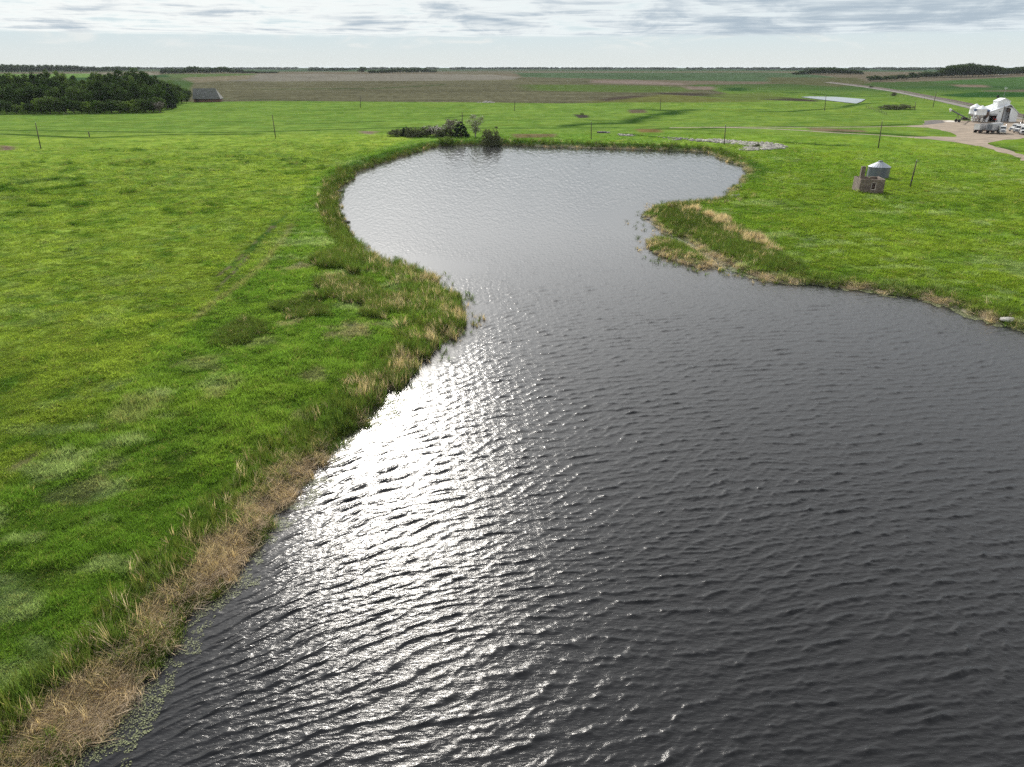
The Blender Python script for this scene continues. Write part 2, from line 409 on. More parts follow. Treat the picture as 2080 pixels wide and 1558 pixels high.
def landcover(x, y, sd):
    r = np.hypot(x, y)
    n1 = fbm(x / 9, y / 9, 21, 4); n2 = fbm(x / 2.2, y / 2.2, 22, 3); n3 = fbm(x / 38, y / 38, 23, 3)
    right = smooth(-5, 25, x - .18 * y)
    c = GR_LUSH + (GR_RIGHT - GR_LUSH) * right[..., None]
    mead = inpoly(x, y, MEADOW_POLY, 1.6) * smooth(-.2, .15, n2 - .3)
    c = c + (GR_MEADOW - c) * mead[..., None]
    # beyond the track: mid pasture
    back = smooth(300, 345, y + .12 * np.abs(x)) * (r < 1200)
    past = np.array([.105, .165, .036]) * (1 + .5 * (fbm(x / 40, y / 9, 24, 3) - .5))[..., None]
    c = c + (past - c) * (back * .85)[..., None]
    k = smooth(.42, .68, n1) * .55
    c = c + ((np.array([.145, .195, .022]) - c) * (k * (.30 + .3 * right - .15 * mead))[..., None])
    k = smooth(.50, .30, n3) * .35
    c = c + (GR_DARK - c) * (k * .55)[..., None]
    k = smooth(.56, .36, n2 * .6 + n1 * .4) * .35
    c = c + (np.array([.035, .10, .010]) - c) * k[..., None]
    # distant country: fields stretched along the horizon
    far = smooth(650, 1100, r)
    fz = vnoise(x / 520 + 3, y / 260, 90); f2 = vnoise(x / 900, y / 700 + 5, 91)
    fc = np.array([.060, .090, .035]) + (fz[..., None] - .5) * np.array([.05, .02, .03])
    fc = np.where((f2 > .62)[..., None], np.array([.12, .105, .075]), fc)
    fc = np.where((f2 < .40)[..., None], np.array([.035, .075, .028]), fc)
    c = c + (fc * .8 - c) * far[..., None]
    c = c + (np.array([.028, .052, .026]) - c) * (smooth(2300, 4200, r) * .8)[..., None]
    hiF = fbm(x / 3.0, y / 18.0, 33, 3); loF = fbm(x / 60, y / 14, 34, 3)
    for poly, col, soft, st in ZONES:
        m = inpoly(x, y, poly, soft)
        tone = 1 + st * ((hiF - .5) * 1.0 + (loF - .5) * 1.3)
        c = c + (col * .84 * tone[..., None] - c) * m[..., None]
    for pl, w in DARKLINES:
        m = np.exp(-(pline_dist(x, y, pl) / (w * 1.9)) ** 2) * smooth(.22, .50, fbm(x / 14, y / 14, 66, 2) + .1)
        c = c + (np.array([.018, .044, .010]) - c) * (m * .95)[..., None]
    near = r < 420
    if near.any():
        xx, yy, ss = x[near], y[near], sd[near]; cc = c[near]
        m = ring_mask(xx, yy); cc = cc + (np.array([.024, .062, .010]) - cc) * (m * .95)[..., None]
        m = pale_mask(xx, yy); cc = cc + (np.array([.19, .19, .12]) - cc) * m[..., None]
        for t in TRACKS:
            m = np.exp(-(pline_dist(xx, yy, t) / .30) ** 2) * smooth(.42, .62, fbm(xx / 3, yy / 3, 71, 2)) * .8
            cc = cc + (np.array([.026, .062, .012]) - cc) * (np.exp(-(pline_dist(xx, yy, t) / .5) ** 2) * .9)[..., None]
            cc = cc + (SOIL - cc) * m[..., None]
        m = np.exp(-(pline_dist(xx, yy, TRAIL) / .55) ** 2) * .8
        cc = cc + (np.array([.17, .17, .08]) - cc) * m[..., None]
        m = smooth(6.5, 4.0, ss) * smooth(160, 190, yy) * smooth(95, 75, xx)
        cc = cc + (np.array([.038, .085, .016]) - cc) * (m * .8)[..., None]
        m = smooth(2.2, .3, ss)       # muddy margin
        mud = np.where((xx > 8)[..., None], np.array([.20, .175, .13]), np.array([.085, .072, .046]))
        cc = cc + (mud - cc) * (m * .9)[..., None]
        c[near] = cc
    return np.clip(c, .004, .6)

_yard = path([(1874.6,253.8),(1878,246),(1900,243.6),(1940,244.5),(1978,245),(2059,243),(2110,243),(2200,246),(2200,290),(2110,283),(2080,281),(2066,282.7),(2030,285.5),(2011,289.6),(2013,295),(2050,305),(2080,316),(2160,345),(2160,357),(2080,326.5),(2047.7,312.7),(1990,296.5),(1944,289.6),(1897,283.8),(1840,279.6),(1840,277.6),(1900,277.5),(1938,278),(1946,275.8),(1926.5,267.7),(1886,259.5),(1840,257.2),(1840,255.8)])
def rough_edge(pts, step=3.0, amp=1.1):
    out = []
    for (ax, ay), (bx, by) in zip(pts, pts[1:] + pts[:1]):
        k = max(1, int(math.hypot(bx - ax, by - ay) / step))
        for i in range(k):
            x_ = ax + (bx - ax) * i / k; y_ = ay + (by - ay) * i / k
            out.append((x_ + amp * 2 * float(vnoise(np.array([x_ / 5.0]), np.array([y_ / 5.0]), 7)[0] - .5), y_ + amp * 2 * float(vnoise(np.array([x_ / 5.0]), np.array([y_ / 5.0]), 8)[0] - .5)))
    return out
YARD = rough_edge(_yard)
ROAD_A = path([(1842,256.5),(1760,258),(1660,258.6),(1560,258.4),(1480,258.2),(1420,258.6),(1360,259.4)])
ROAD_B = path([(1842,278.6),(1780,274),(1700,270),(1620,264.5),(1560,261.5),(1490,259.3),(1440,258.6)])

# ---------------------------------------------------------------- GROUND
def ground_material():
    m, nt, out = new_mat('ground'); L = nt.links
    a = N(nt, 'ShaderNodeAttribute', attribute_name='col')
    tc = N(nt, 'ShaderNodeTexCoord')
    n1 = N(nt, 'ShaderNodeTexNoise'); n1.inputs['Scale'].default_value = .9; n1.inputs['Detail'].default_value = 8; n1.inputs['Roughness'].default_value = .65
    n2 = N(nt, 'ShaderNodeTexNoise'); n2.inputs['Scale'].default_value = .12; n2.inputs['Detail'].default_value = 5
    L.new(tc.outputs['Object'], n1.inputs['Vector']); L.new(tc.outputs['Object'], n2.inputs['Vector'])
    ad = N(nt, 'ShaderNodeMath', operation='ADD'); L.new(n1.outputs['Fac'], ad.inputs[0]); L.new(n2.outputs['Fac'], ad.inputs[1])
    r = N(nt, 'ShaderNodeMapRange'); r.inputs['From Min'].default_value = .65; r.inputs['From Max'].default_value = 1.35
    r.inputs['To Min'].default_value = .6; r.inputs['To Max'].default_value = 1.4; L.new(ad.outputs[0], r.inputs['Value'])
    mul = N(nt, 'ShaderNodeMix', data_type='RGBA', blend_type='MULTIPLY'); mul.inputs[0].default_value = 1
    L.new(a.outputs['Color'], mul.inputs[6]); L.new(r.outputs[0], mul.inputs[7])
    b = N(nt, 'ShaderNodeBsdfPrincipled'); b.inputs['Roughness'].default_value = 1; b.inputs['Specular IOR Level'].default_value = 0
    L.new(mul.outputs[2], b.inputs['Base Color'])
    bp = N(nt, 'ShaderNodeBump'); bp.inputs['Strength'].default_value = .6; bp.inputs['Distance'].default_value = .35
    nr = N(nt, 'ShaderNodeAttribute', attribute_name='relief'); L.new(nr.outputs['Fac'], bp.inputs['Strength'])
    L.new(n1.outputs['Fac'], bp.inputs['Height']); L.new(bp.outputs[0], b.inputs['Normal'])
    L.new(b.outputs[0], out.inputs['Surface']); return m

def polar_grid(az, rr):
    A, Rr = np.meshgrid(az, rr, indexing='xy')
    return (np.sin(A) * Rr).ravel(), (np.cos(A) * Rr).ravel()

def grid_faces(na, nr):
    i = np.arange(nr - 1)[:, None] * na + np.arange(na - 1)[None]
    return np.stack([i, i + na, i + na + 1, i + 1], -1).reshape(-1, 4)[:, ::-1]

def rows(py0, py1, step):
    py = np.arange(py0, py1, -step)
    dep = PITCH - np.arctan((779 - py) / FPX)
    return CAM_H / np.tan(dep)

fine = np.linspace(R(-50), R(50), 1150)
coarse_l = np.linspace(R(-180), R(-50), 60)[:-1]; coarse_r = np.linspace(R(50), R(180), 60)[1:]
AZ = np.concatenate([coarse_l, fine, coarse_r])
RR = np.concatenate([np.linspace(.5, 16, 8), rows(1700, 300, 2.2)[1:], rows(300, 143, .8), np.geomspace(15000, 42000, 14)])
RR = np.unique(np.round(RR, 3))
gx, gy = polar_grid(AZ, RR)
gsd = shore_sd(gx, gy)
gz = height(gx, gy, gsd)
gc = landcover(gx, gy, gsd)
F = grid_faces(len(AZ), len(RR))
me = raw_mesh('ground', np.stack([gx, gy, gz], 1), F, np.full(len(F), 4), [ground_material()],
              {'col': ('FLOAT_COLOR', np.concatenate([gc, np.ones((len(gc), 1))], 1)), 'relief': ('FLOAT', .6 * smooth(500, 120, np.hypot(gx, gy)))}, True)
tag(link('ground', me), kind='structure')

# ---------------------------------------------------------------- WATER
def water_material():
    m, nt, out = new_mat('water'); L = nt.links
    b = N(nt, 'ShaderNodeBsdfPrincipled')
    b.inputs['Base Color'].default_value = (.0145, .0150, .0162, 1); b.inputs['IOR'].default_value = 1.33; b.inputs['Specular IOR Level'].default_value = .27
    a = N(nt, 'ShaderNodeAttribute', attribute_name='rough'); L.new(a.outputs['Fac'], b.inputs['Roughness'])
    tc = N(nt, 'ShaderNodeTexCoord')
    mp = N(nt, 'ShaderNodeMapping'); mp.inputs['Rotation'].default_value = (0, 0, R(14)); mp.inputs['Scale'].default_value = (.55, 1.5, 1)
    L.new(tc.outputs['Object'], mp.inputs['Vector'])
    n1 = N(nt, 'ShaderNodeTexNoise'); n1.inputs['Scale'].default_value = 4.6; n1.inputs['Detail'].default_value = 5; n1.inputs['Roughness'].default_value = .6; n1.inputs['Distortion'].default_value = .4
    L.new(mp.outputs[0], n1.inputs['Vector'])
    st = N(nt, 'ShaderNodeAttribute', attribute_name='ripple')
    bp = N(nt, 'ShaderNodeBump'); bp.inputs['Distance'].default_value = .10
    L.new(st.outputs['Fac'], bp.inputs['Strength']); L.new(n1.outputs['Fac'], bp.inputs['Height']); L.new(bp.outputs[0], b.inputs['Normal'])
    L.new(b.outputs[0], out.inputs['Surface']); return m
M_WATER = water_material()

def wave_field(x, y, sd, spacing):
    g = np.random.default_rng(4)
    left = smooth(10, -20, x + .02 * y)
    sx = x + (fbm(x / 11, y / 11, 51, 2) - .5) * 3.0
    bend = 7.0 * np.exp(np.minimum(sd, 0) / 7.0) * left
    sy = y + (fbm(x / 13, y / 9, 52, 2) - .5) * 2.2 + bend
    h = np.zeros(x.shape); n = 80; slope2 = 0
    comps = []
    for i in range(n):
        lam = float(np.exp(g.uniform(np.log(.24), np.log(1.45))))
        th = R(11) + g.normal(0, R(11 if g.uniform() < .72 else 32))
        amp = lam ** .9 * math.exp(-(math.log(lam / .64)) ** 2 / 1.1)
        comps.append((lam, th, amp, g.uniform(0, 6.28))); slope2 += .5 * (amp * 2 * math.pi / lam) ** 2
    k = .126 / math.sqrt(slope2); lost = np.zeros(x.shape)
    for lam, th, amp, ph in comps:
        q = 2 * math.pi / lam; w = smooth(1.6, 2.8, lam / spacing)
        h += amp * k * w * np.sin(q * (-math.sin(th) * sx + math.cos(th) * sy) + ph)
        lost += (1 - w ** 2) * .5 * (amp * k * q) ** 2
    s = h.std() + 1e-9
    h = h + .32 * (h * h / s) 
    gust = (.60 + .75 * fbm(x / 24, y / 16, 53, 3)) * (1 - .46 * smooth(75, 140, y + (fbm(x / 15, y / 15, 57, 2) - .5) * 30))
    calm = np.ones(x.shape)
    for pts, w in CALM:
        calm *= 1 - .93 * np.exp(-(pline_dist(x, y, pts) / w) ** 2)
    calm *= .45 + .55 * smooth(-.2, -5, sd)
    # waves too short for the mesh at this distance live on as facets of the same steepness
    chop = np.clip(g.normal(size=x.shape), -2.2, 2.2) * np.sqrt(lost) * np.minimum(spacing, 1.6) * (.42 + .06 * smooth(95, 150, y))
    h = h + chop
    return h * gust * calm, np.sqrt(lost) * gust * calm, calm

CALM = [(path([(1290,440),(1240,452),(1300,475)]), 8.0), (path([(1330,425),(1420,418),(1480,405)]), 6), (path([(770,528),(850,545),(930,560)]), 4.0), (path([(955,630),(900,700),(830,770)]), 2.0)]
waz = np.linspace(R(-49), R(52), 1450)
wr = np.concatenate([np.linspace(12, 17, 30), rows(1640, 292, 1.25)])
wr = np.unique(np.round(wr[(wr > 0) & (wr < 330)], 3))
wx, wy = polar_grid(waz, wr)
wsd = shore_sd(wx, wy)
dr = np.gradient(wr); spacing = np.repeat(np.maximum(dr, wr * (waz[1] - waz[0])), len(waz))
keepv = wsd < 1.2
wh = np.zeros(wx.shape); wl = np.zeros(wx.shape); wc = np.ones(wx.shape)
wh[keepv], wl[keepv], wc[keepv] = wave_field(wx[keepv], wy[keepv], wsd[keepv], spacing[keepv])
F = grid_faces(len(waz), len(wr)); F = F[keepv[F].all(1)]
used = np.unique(F); remap = np.full(len(wx), -1); remap[used] = np.arange(len(used))
rough = np.clip(.19 - .07 * smooth(70, 130, wy[used]), .05, .3)
ripple = np.clip(.30 * wc[used] * (1 - .75 * smooth(50, 130, wy[used])), .04, .45)
me = raw_mesh('water', np.stack([wx, wy, wh], 1)[used], remap[F], np.full(len(F), 4), [M_WATER],
              {'rough': ('FLOAT', rough), 'ripple': ('FLOAT', ripple)}, True)
tag(link('water', me), kind='structure')

# the rest of the pond beside and behind the viewpoint, and the small far pond
def flat_sheet(name, poly, z, mat, rough=.08, ripple=.2):
    n = len(poly)
    me = raw_mesh(name, [(x, y, z) for x, y in poly], range(n), [n], [mat], {'rough': ('FLOAT', [rough] * n), 'ripple': ('FLOAT', [ripple] * n)})
    return tag(link(name, me), kind='structure')
flat_sheet('far_water', [(P2[:, 0].mean() + (x - P2[:, 0].mean()) * 1.02, P2[:, 1].mean() + (y - P2[:, 1].mean()) * 1.02) for x, y in P2], P2_L - .12, M_WATER, .04, .03)

# ---------------------------------------------------------------- SCATTERED VEGETATION (stuff)
def blades(n, hgt, width, spread, lean, lean_dir=None, seg=2, flat=0.0, bend=.5, seed=0):
    """a tuft: n tapered bent blades rooted in a disc; returns verts, loops, sizes, rnd"""
    g = np.random.default_rng(seed); V = []; Lp = []; S = []; Rn = []
    for i in range(n):
        a = g.uniform(0, 6.283); q = spread * math.sqrt(g.uniform()); bx, by = q * math.cos(a), q * math.sin(a)
        d = g.uniform(0, 6.283) if lean_dir is None else lean_dir + g.normal(0, .5)
        tilt = abs(g.normal(lean, lean * .5)) if not flat else R(90) - abs(g.normal(0, flat))
        hh = hgt * g.uniform(.55, 1.15); w = width * g.uniform(.6, 1.3)
        fa = g.uniform(0, 6.283); wx_, wy_ = math.cos(fa) * w / 2, math.sin(fa) * w / 2
        px, py, pz = bx, by, (g.uniform(.02, .38) if flat else -.05); t = tilt; o = len(V); rv = g.uniform()
        for s in range(seg + 1):
            if s < seg:
                k = 1 - .35 * s / seg
                V += [(px - wx_ * k, py - wy_ * k, pz), (px + wx_ * k, py + wy_ * k, pz)]; Rn += [rv, rv]
            else:
                V.append((px, py, pz)); Rn.append(rv)
            st = hh / seg; px += math.cos(d) * math.sin(t) * st; py += math.sin(d) * math.sin(t) * st; pz += math.cos(t) * st
            t = min(t + bend * tilt + (.15 if not flat else 0), 2.0 if not flat else 1.7)
        for s in range(seg):
            if s < seg - 1:
                Lp += [o + 2 * s, o + 2 * s + 1, o + 2 * s + 3, o + 2 * s + 2]; S.append(4)
            else:
                Lp += [o + 2 * s, o + 2 * s + 1, o + 2 * s + 2]; S.append(3)
    return np.array(V), np.array(Lp), np.array(S), np.array(Rn)

def scatter(name, protos, P, rot, scl, pid, col, mat):
    """one object: geometry nodes put prototype tufts (stored in the same mesh) on loose points"""
    V = []; Lp = []; S = []; Rn = []; ID = []; off = 0
    for k, (v, l, s, r) in enumerate(protos):
        V.append(v); Lp.append(l + off); S.append(s); Rn.append(r); ID.append(np.full(len(v), k)); off += len(v)
    npv = off; n = len(P)
    V.append(P); Rn.append(np.zeros(n)); ID.append(100 + pid)
    V = np.concatenate(V); ID = np.concatenate(ID)
    z3 = np.zeros((npv, 3))
    me = raw_mesh(name, V, np.concatenate(Lp), np.concatenate(S), [mat], {
        'rnd': ('FLOAT', np.concatenate(Rn)), 'pid': ('INT', ID),
        'rot': ('FLOAT_VECTOR', np.concatenate([z3, rot])), 'scl': ('FLOAT_VECTOR', np.concatenate([z3 + 1, scl])),
        'tcol': ('FLOAT_COLOR', np.concatenate([np.ones((npv, 4)), np.concatenate([col, np.ones((n, 1))], 1)]))})
    o = link(name, me)
    ng = bpy.data.node_groups.new(name + '_scatter', 'GeometryNodeTree')
    ng.interface.new_socket('Geometry', in_out='INPUT', socket_type='NodeSocketGeometry')
    ng.interface.new_socket('Geometry', in_out='OUTPUT', socket_type='NodeSocketGeometry')
    gi = ng.nodes.new('NodeGroupInput'); go = ng.nodes.new('NodeGroupOutput'); jn = ng.nodes.new('GeometryNodeJoinGeometry')
    def attr(nm, typ):
        a = ng.nodes.new('GeometryNodeInputNamedAttribute'); a.data_type = typ; a.inputs['Name'].default_value = nm
        return next(s for s in a.outputs if s.enabled and s.name == 'Attribute')
    def sel(k):
        c = ng.nodes.new('FunctionNodeCompare'); c.data_type = 'INT'; c.operation = 'EQUAL'
        ins = [s for s in c.inputs if s.enabled and s.type == 'INT']
        ng.links.new(attr('pid', 'INT'), ins[0]); ins[1].default_value = k
        sp = ng.nodes.new('GeometryNodeSeparateGeometry'); sp.domain = 'POINT'
        ng.links.new(gi.outputs[0], sp.inputs['Geometry']); ng.links.new(next(s for s in c.outputs if s.enabled), sp.inputs['Selection'])
        return sp.outputs[0]
    for k in range(len(protos)):
        ip = ng.nodes.new('GeometryNodeInstanceOnPoints')
        ng.links.new(sel(100 + k), ip.inputs['Points']); ng.links.new(sel(k), ip.inputs['Instance'])
        ng.links.new(attr('rot', 'FLOAT_VECTOR'), ip.inputs['Rotation']); ng.links.new(attr('scl', 'FLOAT_VECTOR'), ip.inputs['Scale'])
        ng.links.new(ip.outputs[0], jn.inputs[0])
    ng.links.new(jn.outputs[0], go.inputs[0])
    md = o.modifiers.new('scatter', 'NODES'); md.node_group = ng
    return tag(o, kind='stuff')

M_GRASS = leaf_mat('grass_blade', True, var=.22, transl=.6, rough=.9, spec=.0, tcol=(1.22, 1.18, .75))
M_REED = leaf_mat('reed_blade', True, var=.45, transl=.4, rough=.8, spec=.03, tcol=(1.15, 1.15, .7))

def polar_points(n_target, r0, r1, power, az=R(50)):
    """random points whose density falls with distance^-power"""
    u = RNG.uniform(size=n_target)
    e = 2 - power
    rr = (r0 ** e + u * (r1 ** e - r0 ** e)) ** (1 / e) if abs(e) > 1e-6 else r0 * (r1 / r0) ** u
    a = RNG.uniform(-az, az, n_target)
    return np.sin(a) * rr, np.cos(a) * rr, rr

def make_grass():
    x, y, r = polar_points(330000, 17, 330, 2.15)
    sd = shore_sd(x, y)
    pxx, pyy = project(x, y, np.full(x.shape, .7))
    k = (sd > .6) & (pyy > 215) & (pxx > -120) & (pxx < 2200) & (pyy < 1750)
    k &= (sdist(x, y, np.array(YARD)) > .3) & (pline_dist(x, y, ROAD_A) > 1.6) & (pline_dist(x, y, ROAD_B) > 1.7)
    k &= RNG.uniform(size=len(x)) > smooth(190, 330, r) * .95
    for t in TRACKS: k &= (pline_dist(x, y, t) > .40)
    x, y, r, sd = x[k], y[k], r[k], sd[k]
    z = height(x, y, sd); c = landcover(x, y, sd)
    n = len(x)
    mead = inpoly(x, y, MEADOW_POLY, 1.5)
    clump = fbm(x / 1.7, y / 1.7, 81, 3); patch = fbm(x / 7, y / 7, 82, 3); lump = fbm(x / .8, y / .8, 83, 2)
    tall = .34 + .55 * smooth(.35, .7, clump) + .5 * smooth(.4, .7, patch) + .35 * (lump - .5)
    tall += (.62 - tall) * .55 * mead
    tall *= (1 - .4 * mead) * (1 - .35 * smooth(60, 130, r))
    tall += 1.0 * ring_mask(x, y) - .22 * pale_mask(x, y)
    tall += .35 * smooth(5, 1.5, sd)
    tall = np.clip(tall, .16, 1.5)
    sz = (np.maximum(r, 38) / 38) ** .55
    scl = np.stack([sz * RNG.uniform(.8, 1.25, n), sz * RNG.uniform(.8, 1.25, n), tall * RNG.uniform(.7, 1.25, n) * sz ** .35], 1)
    wind = R(25) + (fbm(x / 9, y / 9, 84, 2) - .5) * 2.4
    tilt = R(10) + R(34) * smooth(.45, .72, fbm(x / 5, y / 3.2, 85, 3))
    rot = np.stack([-np.sin(wind) * tilt, np.cos(wind) * tilt, RNG.uniform(0, 6.283, n)], 1)
    tone = 1 + (RNG.uniform(size=n) - .5) * .35 * smooth(200, 50, r) + (clump - .5) * (.4 - .22 * mead)
    silver = smooth(.52, .66, fbm(x / 3.2, y / 2.0, 86, 3)) * smooth(.45, .58, fbm(x / 16, y / 16, 87, 2)) * (1 - .5 * mead)  # silvery sheen of wind-blown grass, painted into the blade colour
    c = c + (GR_SHEEN - c) * (silver * .65)[:, None]
    dry = RNG.uniform(size=n) < .05
    c[dry] = c[dry] * .4 + np.array([.20, .18, .08]) * .6
    c = np.clip(c * tone[:, None] * 1.35, .004, .6)
    protos = [blades(34, .5, .024, .26, R(24), seed=s) for s in (1, 2, 3)] + [blades(30, .5, .03, .30, R(38), seed=9)]
    o = scatter('grass', protos, np.stack([x, y, z], 1), rot, scl, RNG.integers(0, 4, n), c, M_GRASS)
    return o
make_grass()

GREEN_REED = np.array([.085, .150, .030]); OLIVE = np.array([.135, .145, .040]); TANR = np.array([.47, .36, .225]); GREYR = np.array([.47, .39, .30])

def poly_px(px, py, pts):
    return sdist(px, py, np.array(pts, float)) < 0

def make_reeds():
    x, y, r = polar_points(900000, 17, 330, 1.75)
    sd = shore_sd(x, y)
    k = (sd > -4) & (sd < 9); x, y, r, sd = x[k], y[k], r[k], sd[k]
    px, py = project(x, y, np.zeros(x.shape))
    n = len(x); u = RNG.uniform(size=n); nz = fbm(x / 2.5, y / 2.5, 95, 3); nb = fbm(x / 6, y / 6, 96, 2)
    P = np.zeros(n); H = np.full(n, .8); tanp = np.zeros(n); mat = np.zeros(n)
    def rule(mask, lo, hi, dens, h, t, m=0.0, wob=2.0):
        e = lo + 0 * nz; f = hi + (nz - .5) * wob
        w = mask & (sd > e + (nb - .5) * wob * .6) & (sd < f)
        P[w] = np.maximum(P[w], dens); H[w] = h; tanp[w] = t; mat[w] = m
    leftside = (px < 1040)
    A = leftside & (py > 855)                       # near left shore: dead mats
    rule(A, .3, 4.2, .28, .75, .10, 0)
    rule(A, -.45, 1.75, .95, .5, .85, .65, 1.0)
    rule(A, -.9, .2, .22, .3, .55, .3, .8)
    B = leftside & (py > 680) & (py <= 855)
    rule(B, 1.2, 4.0, .25, .75, .10); rule(B, -.2, 2.2, .75, .75, .38, .12); rule(B, -1.6, -.2, .07, .4, .2)
    C = leftside & (py > 520) & (py <= 680) & (px > 720)
    rule(C, .5, 6, .45, .8, .14); rule(C, -.2, 2.4, .75, .8, .30, .08); rule(C, -2.6, -.3, .10, .4, .25)
    D = leftside & (py > 350) & (py <= 540) & (px <= 760)
    rule(D, -.2, 3.4, .85, .95, .05); rule(D, -.6, .4, .4, .5, .3)
    E = (py <= 350) & (px < 1020)
    rule(E, -.2, 2.3, .85, .7, .03)
    Fq = (py <= 330) & (px >= 1020) & (px < 1540)
    rule(Fq, -.3, 4.6, .85, .75, .05); rule(Fq, -.6, .5, .35, .45, .5)
    G = (px > 1440) & (py > 310) & (py < 412)
    rule(G, -.5, 1.3, .55, .45, .30)
    Hh = (px > 1290) & (py >= 405) & (py < 580) & (px < 1620)
    rule(Hh, .8, 6.5, .40, .7, .10); rule(Hh, -.3, 1.4, .6, .38, .75, .3); rule(Hh, -3.4, -.8, .07, .35, .4)
    I = (px >= 1500) & (py >= 550)
    rule(I, .3, 3.0, .5, .65, .12); rule(I, -.4, 1.3, .95, .38, .92, .6)
    W = (px > 1190) & (px < 1330) & (py > 430) & (py < 480)
    rule(W, -9, -.3, .05, .3, .3)
    keep = u < P * np.where((px < 760) & (py > 855) & (sd < 2.2), .58, .40)
    x, y, r, sd, H, tanp, mat, px, py, nz = [q[keep] for q in (x, y, r, sd, H, tanp, mat, px, py, nz)]
    # extra beds traced from the photo: olive bed on the left point, tan-topped bed on the right spit
    beds = [([(640,575),(700,560),(760,585),(830,610),(850,640),(760,650),(700,625),(650,610)], 3600, .62, .20),
            ([(640,520),(700,505),(735,530),(725,560),(650,545)], 2400, .8, .05),
            ([(1330,424),(1390,424),(1470,455),(1540,490),(1600,520),(1650,555),(1560,545),(1500,530),(1440,495),(1370,470)], 4200, .62, .06),
            ([(1430,436),(1460,442),(1530,480),(1590,515),(1560,512),(1500,484),(1450,458)], 1700, .85, .9),
            ([(1355,419),(1390,417),(1430,430),(1405,436)], 500, .75, .6),
            ([(1320,488),(1360,488),(1395,505),(1410,520),(1360,522),(1330,508)], 450, .5, .3),
            ([(430,680),(500,650),(560,670),(510,710),(430,712)], 1200, .36, .02),
            ([(560,620),(640,610),(680,640),(600,650)], 900, .40, .04)]
    ex = []
    for pts, cnt, h, t in beds:
        w = np.array([to_plane(*p, .7) for p in pts]); lo, hi = w.min(0), w.max(0)
        q = RNG.uniform(lo, hi, (cnt * 3, 2)); d = sdist(q[:, 0], q[:, 1], w) + (fbm(q[:, 0] / 3, q[:, 1] / 3, 97, 2) - .5) * 4 + RNG.exponential(.8, len(q))
        q = q[d < 0][:cnt]
        ex.append(np.column_stack([q, np.full(len(q), h), np.full(len(q), t)]))
    ex = np.concatenate(ex); es = shore_sd(ex[:, 0], ex[:, 1]); okk = es > -1; ex, es = ex[okk], es[okk]
    x = np.concatenate([x, ex[:, 0]]); y = np.concatenate([y, ex[:, 1]]); sd = np.concatenate([sd, es]); H = np.concatenate([H, ex[:, 2]])
    tanp = np.concatenate([tanp, ex[:, 3]]); mat = np.concatenate([mat, np.zeros(len(ex))])
    n = len(x); r = np.hypot(x, y); z = np.maximum(height(x, y, sd), -.02)
    u = RNG.uniform(size=n); nl = fbm(x / 3.3, y / 3.3, 98, 3)
    is_tan = (u < tanp * 2 * smooth(.25, .75, nl)); is_mat = is_tan & (RNG.uniform(size=n) < mat)
    c = GREEN_REED + (OLIVE - GREEN_REED) * (RNG.uniform(size=n) ** 2)[:, None]
    tn = TANR + (GREYR - TANR) * RNG.uniform(size=n)[:, None]
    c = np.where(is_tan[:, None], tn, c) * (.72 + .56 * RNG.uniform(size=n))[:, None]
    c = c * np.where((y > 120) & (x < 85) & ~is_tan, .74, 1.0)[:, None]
    sz = (np.maximum(r, 40) / 40) ** .4
    scl = np.stack([sz, sz, H * (1.5 * RNG.uniform(.6, 1.15, n))], 1)
    scl[is_mat] = np.stack([sz, sz, np.ones(n)], 1)[is_mat]
    # fallen reeds lie roughly along the shore
    e = .8; gx_ = shore_sd(x + e, y) - shore_sd(x - e, y); gy_ = shore_sd(x, y + e) - shore_sd(x, y - e)
    along = np.arctan2(gx_, -gy_)
    rz = np.where(is_mat, along + RNG.normal(0, .45, n) + np.where(RNG.uniform(size=n) < .2, 3.1, 0), RNG.uniform(0, 6.283, n))
    rot = np.stack([RNG.normal(0, .12, n), RNG.normal(0, .12, n), rz], 1)
    protos = [blades(12, 1.25, .030, .22, R(9), seed=21, bend=.3), blades(11, 1.2, .034, .26, R(15), seed=22, bend=.4),
              blades(13, 1.05, .030, .24, R(26), seed=23, bend=.45), blades(16, 1.25, .028, .30, R(80), lean_dir=0, flat=.22, bend=0, seed=24),
              blades(14, 1.1, .030, .30, R(80), lean_dir=0, flat=.30, bend=0, seed=25)]
    pid = np.where(is_mat, 3 + RNG.integers(0, 2, n), np.where(is_tan, 1 + RNG.integers(0, 2, n), RNG.integers(0, 2, n)))
    return scatter('reeds', protos, np.stack([x, y, z], 1), rot, scl, pid, c, M_REED)
make_reeds()

